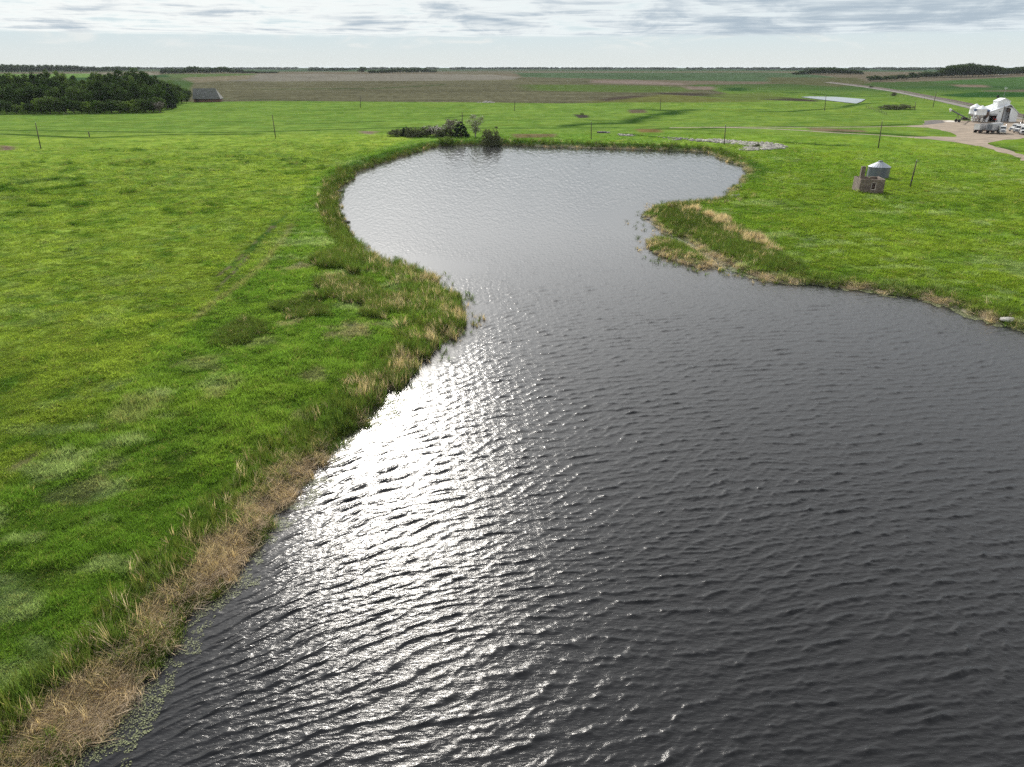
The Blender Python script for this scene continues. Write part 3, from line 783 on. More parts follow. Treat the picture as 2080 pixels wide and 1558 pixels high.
def make_algae():
    n = 260000; segs = [(POND[i], POND[i + 1], i) for i in range(0, 70)]
    segs = [(a, b, i) for a, b, i in segs if i < 13 or 50 <= i <= 69]
    ln = np.array([np.linalg.norm(b - a) * (1.0 if i < 13 else .5) for a, b, i in segs]); cum = np.cumsum(ln) / ln.sum()
    k = np.minimum(np.searchsorted(cum, RNG.uniform(size=n)), len(segs) - 1); t = RNG.uniform(size=n)[:, None]
    A = np.array([q[0] for q in segs])[k]; B = np.array([q[1] for q in segs])[k]; d = B - A; d /= np.linalg.norm(d, axis=1)[:, None]
    left = k < 13
    q = A + (B - A) * t + np.stack([d[:, 1], -d[:, 0]], 1) * (RNG.uniform(-1.4, 3.6, n) * np.where(left, 1, .6))[:, None]
    x, y = q[:, 0], q[:, 1]; sd = shore_sd(x, y); nz = fbm(x / 1.3, y / 1.3, 101, 4); n2 = fbm(x / .3, y / .3, 102, 2); n3 = vnoise(x / 6, y / 6, 103)
    w = np.where(left, 1.2 + 1.6 * n3, .7 + .9 * n3)
    k = (sd < .15) & (-sd < w * (.3 + 1.4 * nz)) & (nz + .5 * n2 > .60)
    x, y = x[k], y[k]; r = np.hypot(x, y); n = len(x); s = RNG.uniform(.012, .034, n) * (np.maximum(r, 36) / 36) ** .9
    ang = np.arange(5) * math.pi * 2 / 5; jit = RNG.uniform(.5, 1.3, (n, 5)); ph = RNG.uniform(0, 6.28, n)
    V = np.stack([x[:, None] + s[:, None] * jit * np.cos(ang + ph[:, None]) * 1.4, y[:, None] + s[:, None] * jit * np.sin(ang + ph[:, None]), np.repeat(RNG.uniform(.02, .05, n)[:, None], 5, 1)], -1).reshape(-1, 3)
    m = leaf_mat('algae', False, col=(.15, .175, .085), var=.5, transl=.1, rough=.5, obj_var=0)
    me = raw_mesh('algae', V, np.arange(n * 5), np.full(n, 5), [m], {'rnd': ('FLOAT', np.repeat(RNG.uniform(size=n), 5))})
    tag(link('algae', me), kind='stuff')
make_algae()

# ---------------------------------------------------------------- ROADS, YARD, RAILWAY BED
M_DIRT = solid('dirt', (.235, .190, .145), .95, var=.3, scale=.25, dirt=(.15, .125, .10), bump=.2, spec=.1)
M_BALLAST = solid('ballast', (.085, .072, .066), .95, var=.4, scale=1.5, dirt=(.10, .13, .05), bump=.3, spec=.1)
M_PAD = solid('concrete', (.42, .39, .34), .9, var=.2, scale=.6)
M_DARKDIRT = solid('dark_gravel', (.10, .09, .085), .95, var=.3, scale=.6, spec=.1)

def sheet(name, pts, dz, mat):
    V = [(x, y, hz(x, y) + dz) for x, y in pts]; n = len(V)
    z = max(v[2] for v in V); V = [(v[0], v[1], z) for v in V]
    me = raw_mesh(name, V, range(n), [n], [mat]); o = link(name, me)
    if me.polygons[0].normal.z < 0: me.flip_normals()
    return tag(o, kind='structure')

def ribbon(name, pts, w, dz, mat, step=8.0, h=0.0):
    P = [np.array(p) for p in pts]; Q = [P[0]]
    for a, b in zip(P[:-1], P[1:]):
        k = max(1, int(np.linalg.norm(b - a) / step))
        Q += [a + (b - a) * (i + 1) / k for i in range(k)]
    Q = np.array(Q); T = np.gradient(Q, axis=0); T /= np.linalg.norm(T, axis=1)[:, None]; Nn = np.stack([-T[:, 1], T[:, 0]], 1)
    ww = w * (.85 + .3 * vnoise(Q[:, 0] / 9, Q[:, 1] / 9, 8))[:, None] / 2
    prof = [(-1.0, 0), (-.8, 1), (.8, 1), (1.0, 0)] if h else [(-1, 0), (1, 0)]
    V = []
    for k, _ in prof:
        p = Q + Nn * ww * k; V.append(p)
    z = height(Q[:, 0], Q[:, 1], micro=False); m = len(prof); n = len(Q)
    VV = np.zeros((n, m, 3))
    for j, (k, e) in enumerate(prof): VV[:, j, :2] = V[j]; VV[:, j, 2] = z + dz + e * h
    F = [(i * m + j, i * m + j + 1, (i + 1) * m + j + 1, (i + 1) * m + j) for i in range(n - 1) for j in range(m - 1)]
    me = bpy.data.meshes.new(name); me.from_pydata(VV.reshape(-1, 3).tolist(), [], F); me.materials.append(mat); me.update()
    if me.polygons[0].normal.z < 0: me.flip_normals()
    return tag(link(name, me), kind='structure')

sheet('yard', YARD, .03, M_DIRT)
sheet('gravel_patch', path([(1876,254),(1880,245.5),(1900,244),(1914,244.5),(1920,249),(1895,252.5)]), .034, M_DARKDIRT)
sheet('concrete_pad', path([(1915,246),(1930,244.6),(1946,246.6),(1944,248.5),(1925,248)]), .038, M_PAD)
ribbon('dirt_road', ROAD_A, 2.6, .022, M_DIRT); ribbon('farm_track', ROAD_B, 2.8, .026, M_DIRT)
RAIL = path([(1690,167.5),(1735,172.5),(1775,177.5),(1835,186.3),(1885,196),(1935,205.5),(1975,214),(2040,228),(2110,243)])
ribbon('railway_ballast', RAIL, 7, .15, M_BALLAST, 10, .5)
_r = np.array(RAIL); _t = np.gradient(_r, axis=0); _t /= np.linalg.norm(_t, axis=1)[:, None]
ribbon('service_track', [tuple(p) for p in _r + np.stack([-_t[:, 1], _t[:, 0]], 1) * -8.0], 7, .12, solid('service_gravel', (.16, .145, .135), .95, var=.3, scale=.4, spec=.1), 10)

# ---------------------------------------------------------------- SHARED MATERIALS
M_WOOD = solid('weathered_pole_wood', (.075, .058, .045), .9, var=.3, scale=1, stretch=(4, 4, .4))
M_GLASSI = solid('glass_insulator', (.5, .55, .55), .25, var=.1)
M_STEEL = solid('galvanised_steel', (.115, .13, .148), .55, metal=.15, var=.18, scale=.8, stretch=(1, 1, .25), dirt=(.24, .19, .14), dirt_amt=.35)
M_WHITE = solid('white_metal_siding', (.72, .73, .74), .5, var=.07, scale=.7, stretch=(1, 1, .2), dirt=(.50, .46, .40), dirt_amt=.35)
M_WROOF = solid('white_metal_roof', (.74, .76, .79), .5, var=.05, scale=.5, dirt=(.6, .58, .54), dirt_amt=.3)
M_DARKIN = solid('dark_interior', (.02, .02, .022), .9, var=.2)
M_GREYDOOR = solid('grey_door', (.17, .18, .20), .6, var=.15)
M_RUST = solid('rusty_steel', (.11, .07, .05), .8, metal=.2, var=.4, scale=3)
M_BLACKM = solid('black_rubber', (.018, .018, .02), .85, var=.3, scale=4)
M_CHROME = solid('bright_metal', (.62, .62, .63), .25, metal=.9, var=.1)
M_RED = solid('red_paint', (.42, .035, .025), .4, var=.2, dirt=(.16, .09, .07))
M_BLUE = solid('blue_paint', (.05, .10, .22), .5, var=.2, dirt=(.12, .11, .10))
M_TPAINT = solid('white_truck_paint', (.66, .66, .65), .4, var=.06, dirt=(.40, .36, .30), dirt_amt=.45)
M_TARP = solid('grey_tarp', (.30, .31, .32), .7, var=.15, scale=1.5)
M_ALU = solid('ribbed_aluminium', (.50, .50, .51), .5, metal=.2, var=.15, dirt=(.22, .18, .14))
M_WIND = solid('windscreen_glass', (.02, .025, .03), .08, var=.05, spec=.7)
M_LAMP = solid('lamp_lens', (.75, .74, .68), .15, var=.05)
M_BARNROOF = solid('weathered_shingles', (.125, .128, .122), .9, var=.4, scale=1.3, stretch=(.25, 1, 3), dirt=(.06, .075, .045), dirt_amt=.7, bump=.3)
M_BARNWALL = solid('faded_red_boards', (.150, .075, .058), .9, var=.45, scale=1.4, stretch=(4, 4, .3), dirt=(.10, .085, .07), dirt_amt=.6)
M_ROCK = solid('pale_fieldstone', (.33, .31, .28), .9, var=.4, scale=1.2, dirt=(.16, .15, .12), bump=.3)
M_DROCK = solid('wet_dark_stone', (.06, .058, .052), .9, spec=.05, var=.4, scale=2, bump=.3)
M_BARK = solid('tree_bark', (.075, .06, .048), .95, var=.35, scale=2, stretch=(3, 3, .4), bump=.3)
M_GBARK = solid('grey_bark', (.19, .175, .155), .95, var=.3, scale=2, stretch=(3, 3, .4))

def brick_mat(name, c1, c2, mortar, sx=.42, sy=.19):
    m, nt, out = new_mat(name); L = nt.links
    tc = N(nt, 'ShaderNodeTexCoord'); sp = N(nt, 'ShaderNodeSeparateXYZ'); L.new(tc.outputs['Object'], sp.inputs[0])
    ad = N(nt, 'ShaderNodeMath', operation='ADD'); L.new(sp.outputs[0], ad.inputs[0]); L.new(sp.outputs[1], ad.inputs[1])
    cb = N(nt, 'ShaderNodeCombineXYZ'); L.new(ad.outputs[0], cb.inputs[0]); L.new(sp.outputs[2], cb.inputs[1])
    br = N(nt, 'ShaderNodeTexBrick'); br.inputs['Color1'].default_value = (*c1, 1); br.inputs['Color2'].default_value = (*c2, 1); br.inputs['Mortar'].default_value = (*mortar, 1)
    br.inputs['Scale'].default_value = 1; br.inputs['Brick Width'].default_value = sx; br.inputs['Row Height'].default_value = sy; br.inputs['Mortar Size'].default_value = .018
    L.new(cb.outputs[0], br.inputs['Vector'])
    n = N(nt, 'ShaderNodeTexNoise'); n.inputs['Scale'].default_value = 1.3; n.inputs['Detail'].default_value = 6; L.new(tc.outputs['Object'], n.inputs['Vector'])
    r = N(nt, 'ShaderNodeMapRange'); r.inputs['From Min'].default_value = .3; r.inputs['From Max'].default_value = .7; r.inputs['To Min'].default_value = .55; r.inputs['To Max'].default_value = 1.35
    L.new(n.outputs['Fac'], r.inputs['Value'])
    mul = N(nt, 'ShaderNodeMix', data_type='RGBA', blend_type='MULTIPLY'); mul.inputs[0].default_value = 1; L.new(br.outputs['Color'], mul.inputs[6]); L.new(r.outputs[0], mul.inputs[7])
    b = N(nt, 'ShaderNodeBsdfPrincipled'); b.inputs['Roughness'].default_value = .95; L.new(mul.outputs[2], b.inputs['Base Color'])
    bp = N(nt, 'ShaderNodeBump'); bp.inputs['Strength'].default_value = .5; bp.inputs['Distance'].default_value = .03; L.new(br.outputs['Fac'], bp.inputs['Height']); bp.invert = True
    L.new(bp.outputs[0], b.inputs['Normal']); L.new(b.outputs[0], out.inputs['Surface']); return m
M_BRICK = brick_mat('ruin_brick', (.175, .128, .095), (.120, .092, .074), (.19, .165, .14))

def stake(x, y, z): return Vector((x, y, z))

# ---------------------------------------------------------------- RAILS, SLEEPERS
def make_rails():
    P = np.array(RAIL); Q = []
    for a, b in zip(P[:-1], P[1:]):
        k = max(1, int(np.linalg.norm(b - a) / 6)); Q += [a + (b - a) * i / k for i in range(k)]
    Q = np.array(Q); T = np.gradient(Q, axis=0); T /= np.linalg.norm(T, axis=1)[:, None]; Nn = np.stack([-T[:, 1], T[:, 0]], 1)
    z = height(Q[:, 0], Q[:, 1], micro=False) + .66
    root = tag(link('railway_track', None), 'single dark railway track curving away behind the white sheds', 'railway track')
    root.location = (0, 0, 0)
    for s in (-.75, .75):
        m = MB()
        for i in range(len(Q) - 1):
            a = Q[i] + Nn[i] * s; b = Q[i + 1] + Nn[i + 1] * s
            m.tube((a[0], a[1], z[i] + .1), (b[0], b[1], z[i + 1] + .1), .09, n=4, caps=False)
        m.build('rail', M_RUST, root)
    m = MB()
    for i in range(len(Q) - 1):
        for f in np.arange(0, 1, .2):
            c = Q[i] + (Q[i + 1] - Q[i]) * f
            M = Matrix.Rotation(math.atan2(Nn[i][1], Nn[i][0]), 3, 'Z')
            m.box((c[0], c[1], z[i] + (z[i + 1] - z[i]) * f - .04), (2.8, .5, .16), M)
    tag(m.build('sleepers', solid('creosoted_timber', (.035, .03, .028), .9, var=.3), root), kind='stuff')
make_rails()

# ---------------------------------------------------------------- UTILITY POLES
def h_for(x, y, z, top_py):
    lo, hi = .2, 60.0
    for _ in range(40):
        m = (lo + hi) / 2
        if float(project(x, y, z + m)[1]) > top_py: lo = m
        else: hi = m
    return lo

POLES = [((83,302),(72,250),'leaning grey wooden pole at the far left beside the pasture ditch'),
 ((560,281),(553,233),'wooden pole leaning in the meadow left of the shrubs and far shore'),
 ((732,218),(732,195),'thin wooden pole on the pasture just below the brown field'),
 ((1045,225),(1046,202),'thin pole right of the stone pile at the brown field edge'),
 ((1201,284),(1201,248),'wooden pole on the dam bank beside the dark culvert'),
 ((1341,224),(1342,200),'thin pole on the pasture above the winding creek'),
 ((1471,294),(1474,254),'wooden pole at the left end of the grey stone riprap'),
 ((1784,301),(1792,247),'tall leaning wooden pole between the steel bin and the dirt road'),
 ((1848,382),(1862,327),'nearest dark wooden pole leaning right beside the steel grain bin'),
 ((1675,225),(1678,194),'wooden pole in front of the small far pond'),
 ((1858,224),(1860,207),'short pole right of the round shrub on the far pasture'),
 ((1895,218),(1902,186),'leaning wooden pole beside the railway embankment'),
 ((2032,252),(2041,215),'dark pole standing against the white shed front'),
 ((2075,262),(2078,232),'dark pole beside the trucks at the right edge of the yard')]
def make_pole(b, t, label):
    x, y, z = pt(*b); H = h_for(x, y, z, t[1])
    tx = to_plane(t[0], t[1], z + H)[0] if t[1] > 141 else x
    lean = max(-.13, min(.13, (tx - x) / H))
    o = thing('utility_pole', label, 'utility pole', (x, y, z), 0, 'poles of the old line across the pasture')
    k = math.hypot(x, y); r = .15 if k < 250 else .17 if k < 420 else .2
    top = (lean * H, 0, H)
    m = MB(); m.tube((0, 0, -.4), top, r * 1.1, r * .7, 10); m.build('pole', M_WOOD, o, True)
    m = MB(); m.tube((lean * H, 0, H), (lean * H, 0, H + .16), .03, n=6); m.lathe([(.02, .10), (.075, .13), (.08, .22), (.04, .27)], 8, top)
    m.build('insulator', M_GLASSI, o, True)
    if b == (1848, 382):
        m = MB(); m.tube((lean * H * .97, -.16, H * .97), (lean * H * .97 + .45, -.16, H * .97 + .25), .035, n=6); m.build('bracket', M_STEEL, o)
        m = MB(); m.tube((lean * H * .26, 0, H * .26), (lean * H * .29, 0, H * .29), r * 1.2, n=10); m.build('band', M_STEEL, o)
for p in POLES: make_pole(*p)
# pole with a crossarm behind the spruce
x, y, z = pt(939.5, 258); H = h_for(x, y, z, 228)
o = thing('utility_pole', 'wooden pole with a crossarm rising behind the dark spruce', 'utility pole', (x, y, z), 0, 'poles of the old line across the pasture')
m = MB(); m.tube((0, 0, -.4), (0, 0, H), .18, .12, 10); m.build('pole', M_WOOD, o, True)
m = MB(); m.box((0, -.16, H * .76), (2.2, .12, .14)); m.build('crossarm', M_WOOD, o)

# ---------------------------------------------------------------- ROOFLESS BRICK RUIN
def make_ruin():
    x, y = at(1743.5, 391.5); x2, y2 = at(1790.5, 390)
    W = math.hypot(x2 - x, y2 - y); rz = -R(9); W = 5.1; z = hz(x, y) - .15
    D, H, T = 5.2, h_for(x, y, z, 364), .32
    o = thing('brick_ruin', 'small roofless brown brick ruin with a square chimney', 'ruin', (x, y, z), rz)
    wx0, wx1, wz0, wz1 = W * .47, W * .66, H * .26, H * .78
    def top(t): return H - .05 + .10 * (vnoise(t * 1.7, 3.1, 12) - .5)
    m = MB()
    m.box((wx0 / 2, T / 2, H / 2), (wx0, T, H)); m.box(((wx1 + W) / 2, T / 2, H / 2), (W - wx1, T, H))
    m.box(((wx0 + wx1) / 2, T / 2, wz0 / 2), (wx1 - wx0, T, wz0)); m.box(((wx0 + wx1) / 2, T / 2, (wz1 + H) / 2), (wx1 - wx0, T, H - wz1))
    m.build('front_wall', M_BRICK, o)
    for nm, cx, cy, dx, dy, hh in (('side_wall', T / 2, D / 2, T, D - 2 * T, H - .06), ('side_wall', W - T / 2, D / 2, T, D - 2 * T, H + .02), ('back_wall', W / 2, D - T / 2, W, T, H - .03)):
        m = MB(); n = 9
        for i in range(n):       # crumbling top: courses of unequal height butted end to end
            hk = hh + .05 * (vnoise(i * .9, cx, 5) - .5) - (.16 if i == 5 and dx > dy else 0)
            if dx > dy: m.box((dx * (i + .5) / n + cx - dx / 2, cy, hk / 2), (dx / n, dy, hk))
            else: m.box((cx, cy - dy / 2 + dy * (i + .5) / n, hk / 2), (dx, dy / n, hk))
        m.build(nm, M_BRICK, o)
    cw = Matrix.Rotation(rz, 3, 'Z') @ Vector((T + .42, D * .42, 0)); CH = h_for(x + cw.x, y + cw.y, z, 339.5)
    m = MB(); m.box((T + .42, D * .42, CH / 2), (.84, .84, CH)); m.box((T + .42, D * .42, CH + .07), (.92, .92, .14)); ch = m.build('chimney', M_BRICK, o)
    m = MB(); m.box((T + .42, D * .42, CH + .15), (.5, .5, .06)); m.build('flue', M_DARKIN, ch)
    fw = solid('grey_window_frame', (.38, .34, .30), .8, var=.2)
    m = MB(); a = .09
    for c, d in ((((wx0 + wx1) / 2, -.02, wz0 + a / 2 - .03), (wx1 - wx0 + .12, .16, a)), (((wx0 + wx1) / 2, -.02, wz1 - a / 2), (wx1 - wx0, .12, a)),
                 ((wx0 + a / 2, -.02, (wz0 + wz1) / 2), (a, .12, wz1 - wz0 - 2 * a)), ((wx1 - a / 2, -.02, (wz0 + wz1) / 2), (a, .12, wz1 - wz0 - 2 * a))): m.box(c, d)
    m.build('window', fw, o)
    m = MB()
    for i in range(26):
        a_, b_ = random.uniform(T + .2, W - T - .2), random.uniform(T + .2, D - T - .2); s = random.uniform(.15, .4)
        m.box((a_, b_, .3 + s * .3), (s, s * .7, s * .5), Matrix.Rotation(random.uniform(0, 3), 3, 'Z') @ Matrix.Rotation(random.uniform(-.5, .5), 3, 'X'))
    m.box((W / 2, D / 2, .12), (W - 2 * T - .01, D - 2 * T - .01, .3)); m.build('rubble', M_BRICK, o)
make_ruin()

# ---------------------------------------------------------------- ROUND STEEL GRAIN BIN
def make_bin():
    bx, by = at(1782, 362); k = mpp(1782, 362); rad = 20.6 * k
    d = np.array([bx, by]) / math.hypot(bx, by); x, y = bx + d[0] * rad * .9, by + d[1] * rad * .9; z = hz(x, y) - .05
    o = thing('grain_bin', 'round galvanised steel grain bin with conical ribbed roof behind the ruin', 'grain bin', (x, y, z), .3)
    H = h_for(bx, by, z, 340.5); prof = []
    for i in range(int(H / .17) + 1):
        prof += [(rad - .018, i * .17), (rad + .018, i * .17 + .085)]
    m = MB(); m.lathe(prof, 48); m.build('wall', M_STEEL, o, True)
    eave, ap, hh = rad + .13, .5, h_for(x, y, z, 328.5)
    n = 48; V = []; F = []
    for i in range(n):
        t = 2 * math.pi * i / n; e = .05 if i % 2 == 0 else 0
        V += [(eave * math.cos(t), eave * math.sin(t), H - .02 + e), (ap * math.cos(t), ap * math.sin(t), hh + e * .4)]
    for i in range(n): j = (i + 1) % n; F.append((2 * i, 2 * j, 2 * j + 1, 2 * i + 1))
    m = MB(); m.add(V, F); rf = m.build('roof', solid('bright_steel_roof', (.25, .28, .32), .5, metal=.4, var=.12, dirt=(.34, .30, .26), dirt_amt=.3), o)
    m = MB(); m.lathe([(ap + .05, hh - .03), (ap + .05, hh + .16), (ap - .1, hh + .24), (.05, hh + .3)], 24); m.build('roof_cap', M_STEEL, rf, True)
    m = MB(); m.box((rad + .03, 0, 1.0), (.08, .9, 1.7)); m.build('door', M_STEEL, o)
    m = MB()
    for s in (-.2, .2): m.box((rad * math.cos(2.3) + .0, rad * math.sin(2.3) + s, H / 2), (.05, .05, H))
    for i in range(9): m.box((rad * math.cos(2.3), rad * math.sin(2.3), .3 + i * .38), (.04, .42, .04))
    m.build('ladder', M_STEEL, o)
make_bin()

# ---------------------------------------------------------------- OLD BARN AT THE GROVE
def make_barn():
    x0, y0 = at(394.5, 207.3); x1, y1 = at(447, 207); W = math.hypot(x1 - x0, y1 - y0); rz = math.atan2(y1 - y0, x1 - x0)
    z = hz(x0, y0) - .1; D = 11.0; E = h_for(x0, y0, z, 200.2)
    o = thing('barn', 'old barn with big dark shingle roof and low red walls beside the grove', 'barn', (x0, y0, z), rz)
    dd = np.array([-math.sin(rz), math.cos(rz)]) * D / 2
    RH = h_for(x0 + dd[0], y0 + dd[1], z, 180)
    m = MB(); m.box((W / 2, .15, E / 2), (W, .3, E)); m.box((W / 2, D - .15, E / 2), (W, .3, E))
    m.prism([(0.3, 0), (D - .3, 0), (D - .3, E), (D / 2, RH - .4), (.3, E)], 'x', .0, .3)
    m.prism([(0.3, 0), (D - .3, 0), (D - .3, E), (.3, E)], 'x', W - .3, W)
    m.build('wall', M_BARNWALL, o)
    ov = .7; rr = W - 3.2
    V = [(-ov, -ov, E - .45), (W + ov, -ov, E - .45), (rr, D / 2, RH), (-ov, D / 2, RH), (-ov, D + ov, E - .45), (W + ov, D + ov, E - .45)]
    V2 = [(a, b, c + .22) for a, b, c in V]
    F = [(0, 1, 2, 3), (5, 4, 3, 2), (1, 5, 2)]; m = MB()
    m.add(V + V2, F + [tuple(i + 6 for i in f) for f in F] + [(0, 1, 7, 6), (1, 5, 11, 7), (5, 4, 10, 11), (4, 3, 9, 10), (3, 0, 6, 9)])
    m.build('roof', M_BARNROOF, o)
    for i, cx in enumerate((W * .30, W * .46, W * .68)):
        m = MB(); m.box((cx, -.02, E * .55), (1.0, .1, .9)); wn = m.build('window', solid('pale_sash', (.30, .27, .24), .8), o)
        m = MB(); m.box((cx, -.06, E * .55), (.8, .06, .7)); m.build('pane', M_DARKIN, wn)
    m = MB(); m.box((W * .13, -.03, E * .48), (2.6, .1, E * .92)); m.build('door', solid('dark_barn_door', (.05, .03, .026), .9), o)
make_barn()

# ---------------------------------------------------------------- WHITE GRAIN SHED COMPLEX
S0 = at(2001, 247.5); SX = mpp(2037, 247)
def yv(px): return (px - 2004) * SX
def make_shed():
    z = hz(*S0); W, D = yv(2066), 12.5
    EL, ER, AP, ax = 4.35, 4.2, 8.1, yv(2046.5)
    o = thing('grain_shed', 'white metal shed with a sloping roof and raised head house in the yard', 'shed', (S0[0], S0[1], z), 0)
    d0, d1, dh = yv(2010), yv(2025), 3.9; b0, b1, bh = yv(2036), yv(2052), 6.9
    def roofz(x): return EL + (AP - EL) * x / ax if x < ax else AP + (ER - AP) * (x - ax) / (W - ax)
    m = MB(); T = .25
    def pier(a, b, zz=0): m.prism([(a, zz), (b, zz), (b, roofz(b)), (a, roofz(a))], 'y', 0, T)
    pier(0, d0); pier(d0, d1, dh); pier(d1, b0)
    bt = min(bh, roofz(b0) - .2); pier(b0, b1, bt) ; pier(b1, ax) if b1 < ax else None
    if b1 < ax: pier(ax, W)
    else: m.prism([(b1, 0), (W, 0), (W, ER), (b1, roofz(b1))], 'y', 0, T)
    m.prism([(0, 0), (W, 0), (W, ER), (ax, AP), (0, EL)], 'y', D - T, D)
    m.box((T / 2, D / 2, EL / 2), (T, D - 2 * T, EL)); m.box((W - T / 2, D / 2, ER / 2), (T, D - 2 * T, ER))
    m.build('wall', M_WHITE, o)
    t = .18; ov = .35
    V = [(-ov, -ov, EL - .1), (ax, -ov, AP + .02), (W + ov, -ov, ER - .15), (-ov, D + ov, EL - .1), (ax, D + ov, AP + .02), (W + ov, D + ov, ER - .15)]
    V2 = [(a, b, c + t) for a, b, c in V]
    m = MB(); m.add(V + V2, [(0, 1, 4, 3), (1, 2, 5, 4), (6, 7, 10, 9), (7, 8, 11, 10), (0, 1, 7, 6), (1, 2, 8, 7), (3, 4, 10, 9), (4, 5, 11, 10), (0, 3, 9, 6), (2, 5, 11, 8)])
    rf = m.build('roof', M_WROOF, o)
    m = MB()
    for i in range(1, 24):
        yy = -ov + (D + 2 * ov) * i / 24
        a, b = Vector((-ov, yy, EL - .1 + t + .03)), Vector((ax, yy, AP + .02 + t + .03)); m.tube(a, b, .05, n=4)
    m.build('roof_seams', M_WROOF, rf)
    hx0, hx1, hy0, hy1, hz0, hz1 = ax - 5.2, ax + .9, 2.0, 6.2, 6.0, 9.7
    m = MB(); m.prism([(hx0, hz0), (hx1, hz0), (hx1, hz1), ((hx0 + hx1) / 2, hz1 + 1.3), (hx0, hz1)], 'y', hy0, hy1); hh = m.build('head_house', M_WHITE, o)
    V = [(hx0 - .2, hy0 - .2, hz1 - .05), ((hx0 + hx1) / 2, hy0 - .2, hz1 + 1.36), (hx1 + .2, hy0 - .2, hz1 - .05), (hx0 - .2, hy1 + .2, hz1 - .05), ((hx0 + hx1) / 2, hy1 + .2, hz1 + 1.36), (hx1 + .2, hy1 + .2, hz1 - .05)]
    V2 = [(a, b, c + .12) for a, b, c in V]
    m = MB(); m.add(V + V2, [(0, 1, 4, 3), (1, 2, 5, 4), (6, 7, 10, 9), (7, 8, 11, 10), (0, 1, 7, 6), (1, 2, 8, 7), (3, 4, 10, 9), (4, 5, 11, 10), (0, 3, 9, 6), (2, 5, 11, 8)]); m.build('head_house_roof', M_WROOF, hh)
    m = MB(); m.box(((d0 + d1) / 2, 5.0, dh / 2), (d1 - d0, .1, dh)); m.build('garage_interior', M_GREYDOOR, o)
    m = MB(); m.box(((d0 + d1) / 2, T / 2, dh - .45), (d1 - d0 - .1, .12, .85)); m.build('overhead_door', solid('half_raised_door', (.36, .37, .38), .6), o)
    m = MB(); m.box(((b0 + b1) / 2, 1.6, bt / 2), (b1 - b0, .1, bt)); m.build('loading_bay', solid('shaded_bay_wall', (.42, .43, .45), .6, var=.12), o)
    m = MB()
    for s in (.55, .68): m.box((b0 + (b1 - b0) * s, 1.2, 3.0), (.07, .07, 6.0))
    for i in range(14): m.box((b0 + (b1 - b0) * .615, 1.2, .5 + i * .4), ((b1 - b0) * .13, .05, .05))
    m.build('ladder', M_STEEL, o)
    m = MB(); m.tube((b1 - .5, -.3, .2), (b1 - .5, -.3, 6.2), .32, n=14); m.tube((b1 - .5, -.3, 6.2), (b1 - 1.4, 1.2, 7.3), .3, n=14); m.build('grain_leg', M_WHITE, o, True)
    m = MB(); m.box((b0 + (b1 - b0) * .78, .9, 5.6), (1.6, 1.3, 1.5)); m.build('motor_box', M_RUST, o)
    m = MB(); m.box((yv(2028), -.12, 5.0), (.5, .25, .3)); m.build('wall_lamp', M_DARKIN, o)
make_shed()

def hopper_bin(px, py, top_py, label):
    x, y, z = pt(px, py); k = mpp(px, py); r = 10 * k
    H = h_for(x, y, z, top_py)
    o = thing('hopper_bin', label, 'grain bin', (x, y, z), 0, 'white hopper bins beside the shed')
    m = MB(); m.lathe([(.35, 1.6), (r, 3.6), (r + .03, 3.7), (r, 3.75), (r, 6.1), (r + .03, 6.15), (r, 6.2), (r, H - 1.5)], 32); m.build('shell', M_WHITE, o, True)
    m = MB(); m.lathe([(r + .08, H - 1.55), (.4, H - .12), (.4, H), (.1, H + .08)], 32); m.build('roof', M_WROOF, o)
    for i in range(8):
        t = i * math.pi / 4 + .2; m = MB(); m.box((r * .95 * math.cos(t), r * .95 * math.sin(t), 1.8), (.16, .16, 3.7)); m.build('leg', M_STEEL, o)
    m = MB(); m.lathe([(r + .05, 1.1), (r + .05, 1.22)], 24); m.lathe([(.38, 1.2), (.38, 1.62)], 12); m.build('base_ring', M_RUST, o)
hopper_bin(1975.5, 246.0, 211, 'left one of two white hopper bins on legs, beside the auger')
hopper_bin(1987.8, 248.5, 214.5, 'right one of two white hopper bins on legs, touching the shed')

def feed_tank():
    x, y, z = pt(1997.8, 248.5)
    o = thing('blue_tank', 'dark tank on a leg frame with a blue top at the shed corner', 'tank', (x, y, z), 0)
    m = MB(); m.lathe([(.3, 1.5), (1.55, 3.0), (1.55, 5.2)], 20); m.build('body', M_RUST, o, True)
    m = MB(); m.lathe([(1.65, 5.2), (1.65, 5.7), (.6, 6.2)], 20); m.build('lid', M_BLUE, o)
    for a, b in ((-1.3, -1.3), (1.3, -1.3), (-1.3, 1.3), (1.3, 1.3)):
        m = MB(); m.box((a, b, 2.1), (.16, .16, 4.2)); m.build('leg', M_RUST, o)
    m = MB(); m.tube((-1.3, -1.35, .4), (1.3, -1.35, 3.8), .05, n=6); m.tube((1.3, -1.4, .4), (-1.3, -1.4, 3.8), .05, n=6); m.build('brace', M_RUST, o)
feed_tank()

def conveyor_leg():
    x, y, z = pt(1975.2, 248.5)
    o = thing('grain_spout', 'upright white pipe with a dark motor between the two hopper bins', 'pipe', (x, y, z), 0)
    m = MB(); m.tube((0, 0, 0), (0, 0, 5.4), .22, n=12); m.build('pipe', M_WHITE, o, True)
    m = MB(); m.box((0, 0, 5.9), (.9, .8, 1.0)); m.tube((-.2, -.4, 5.9), (-.9, -.4, 5.9), .2, n=10); m.build('motor', M_BLUE, o)
conveyor_leg()

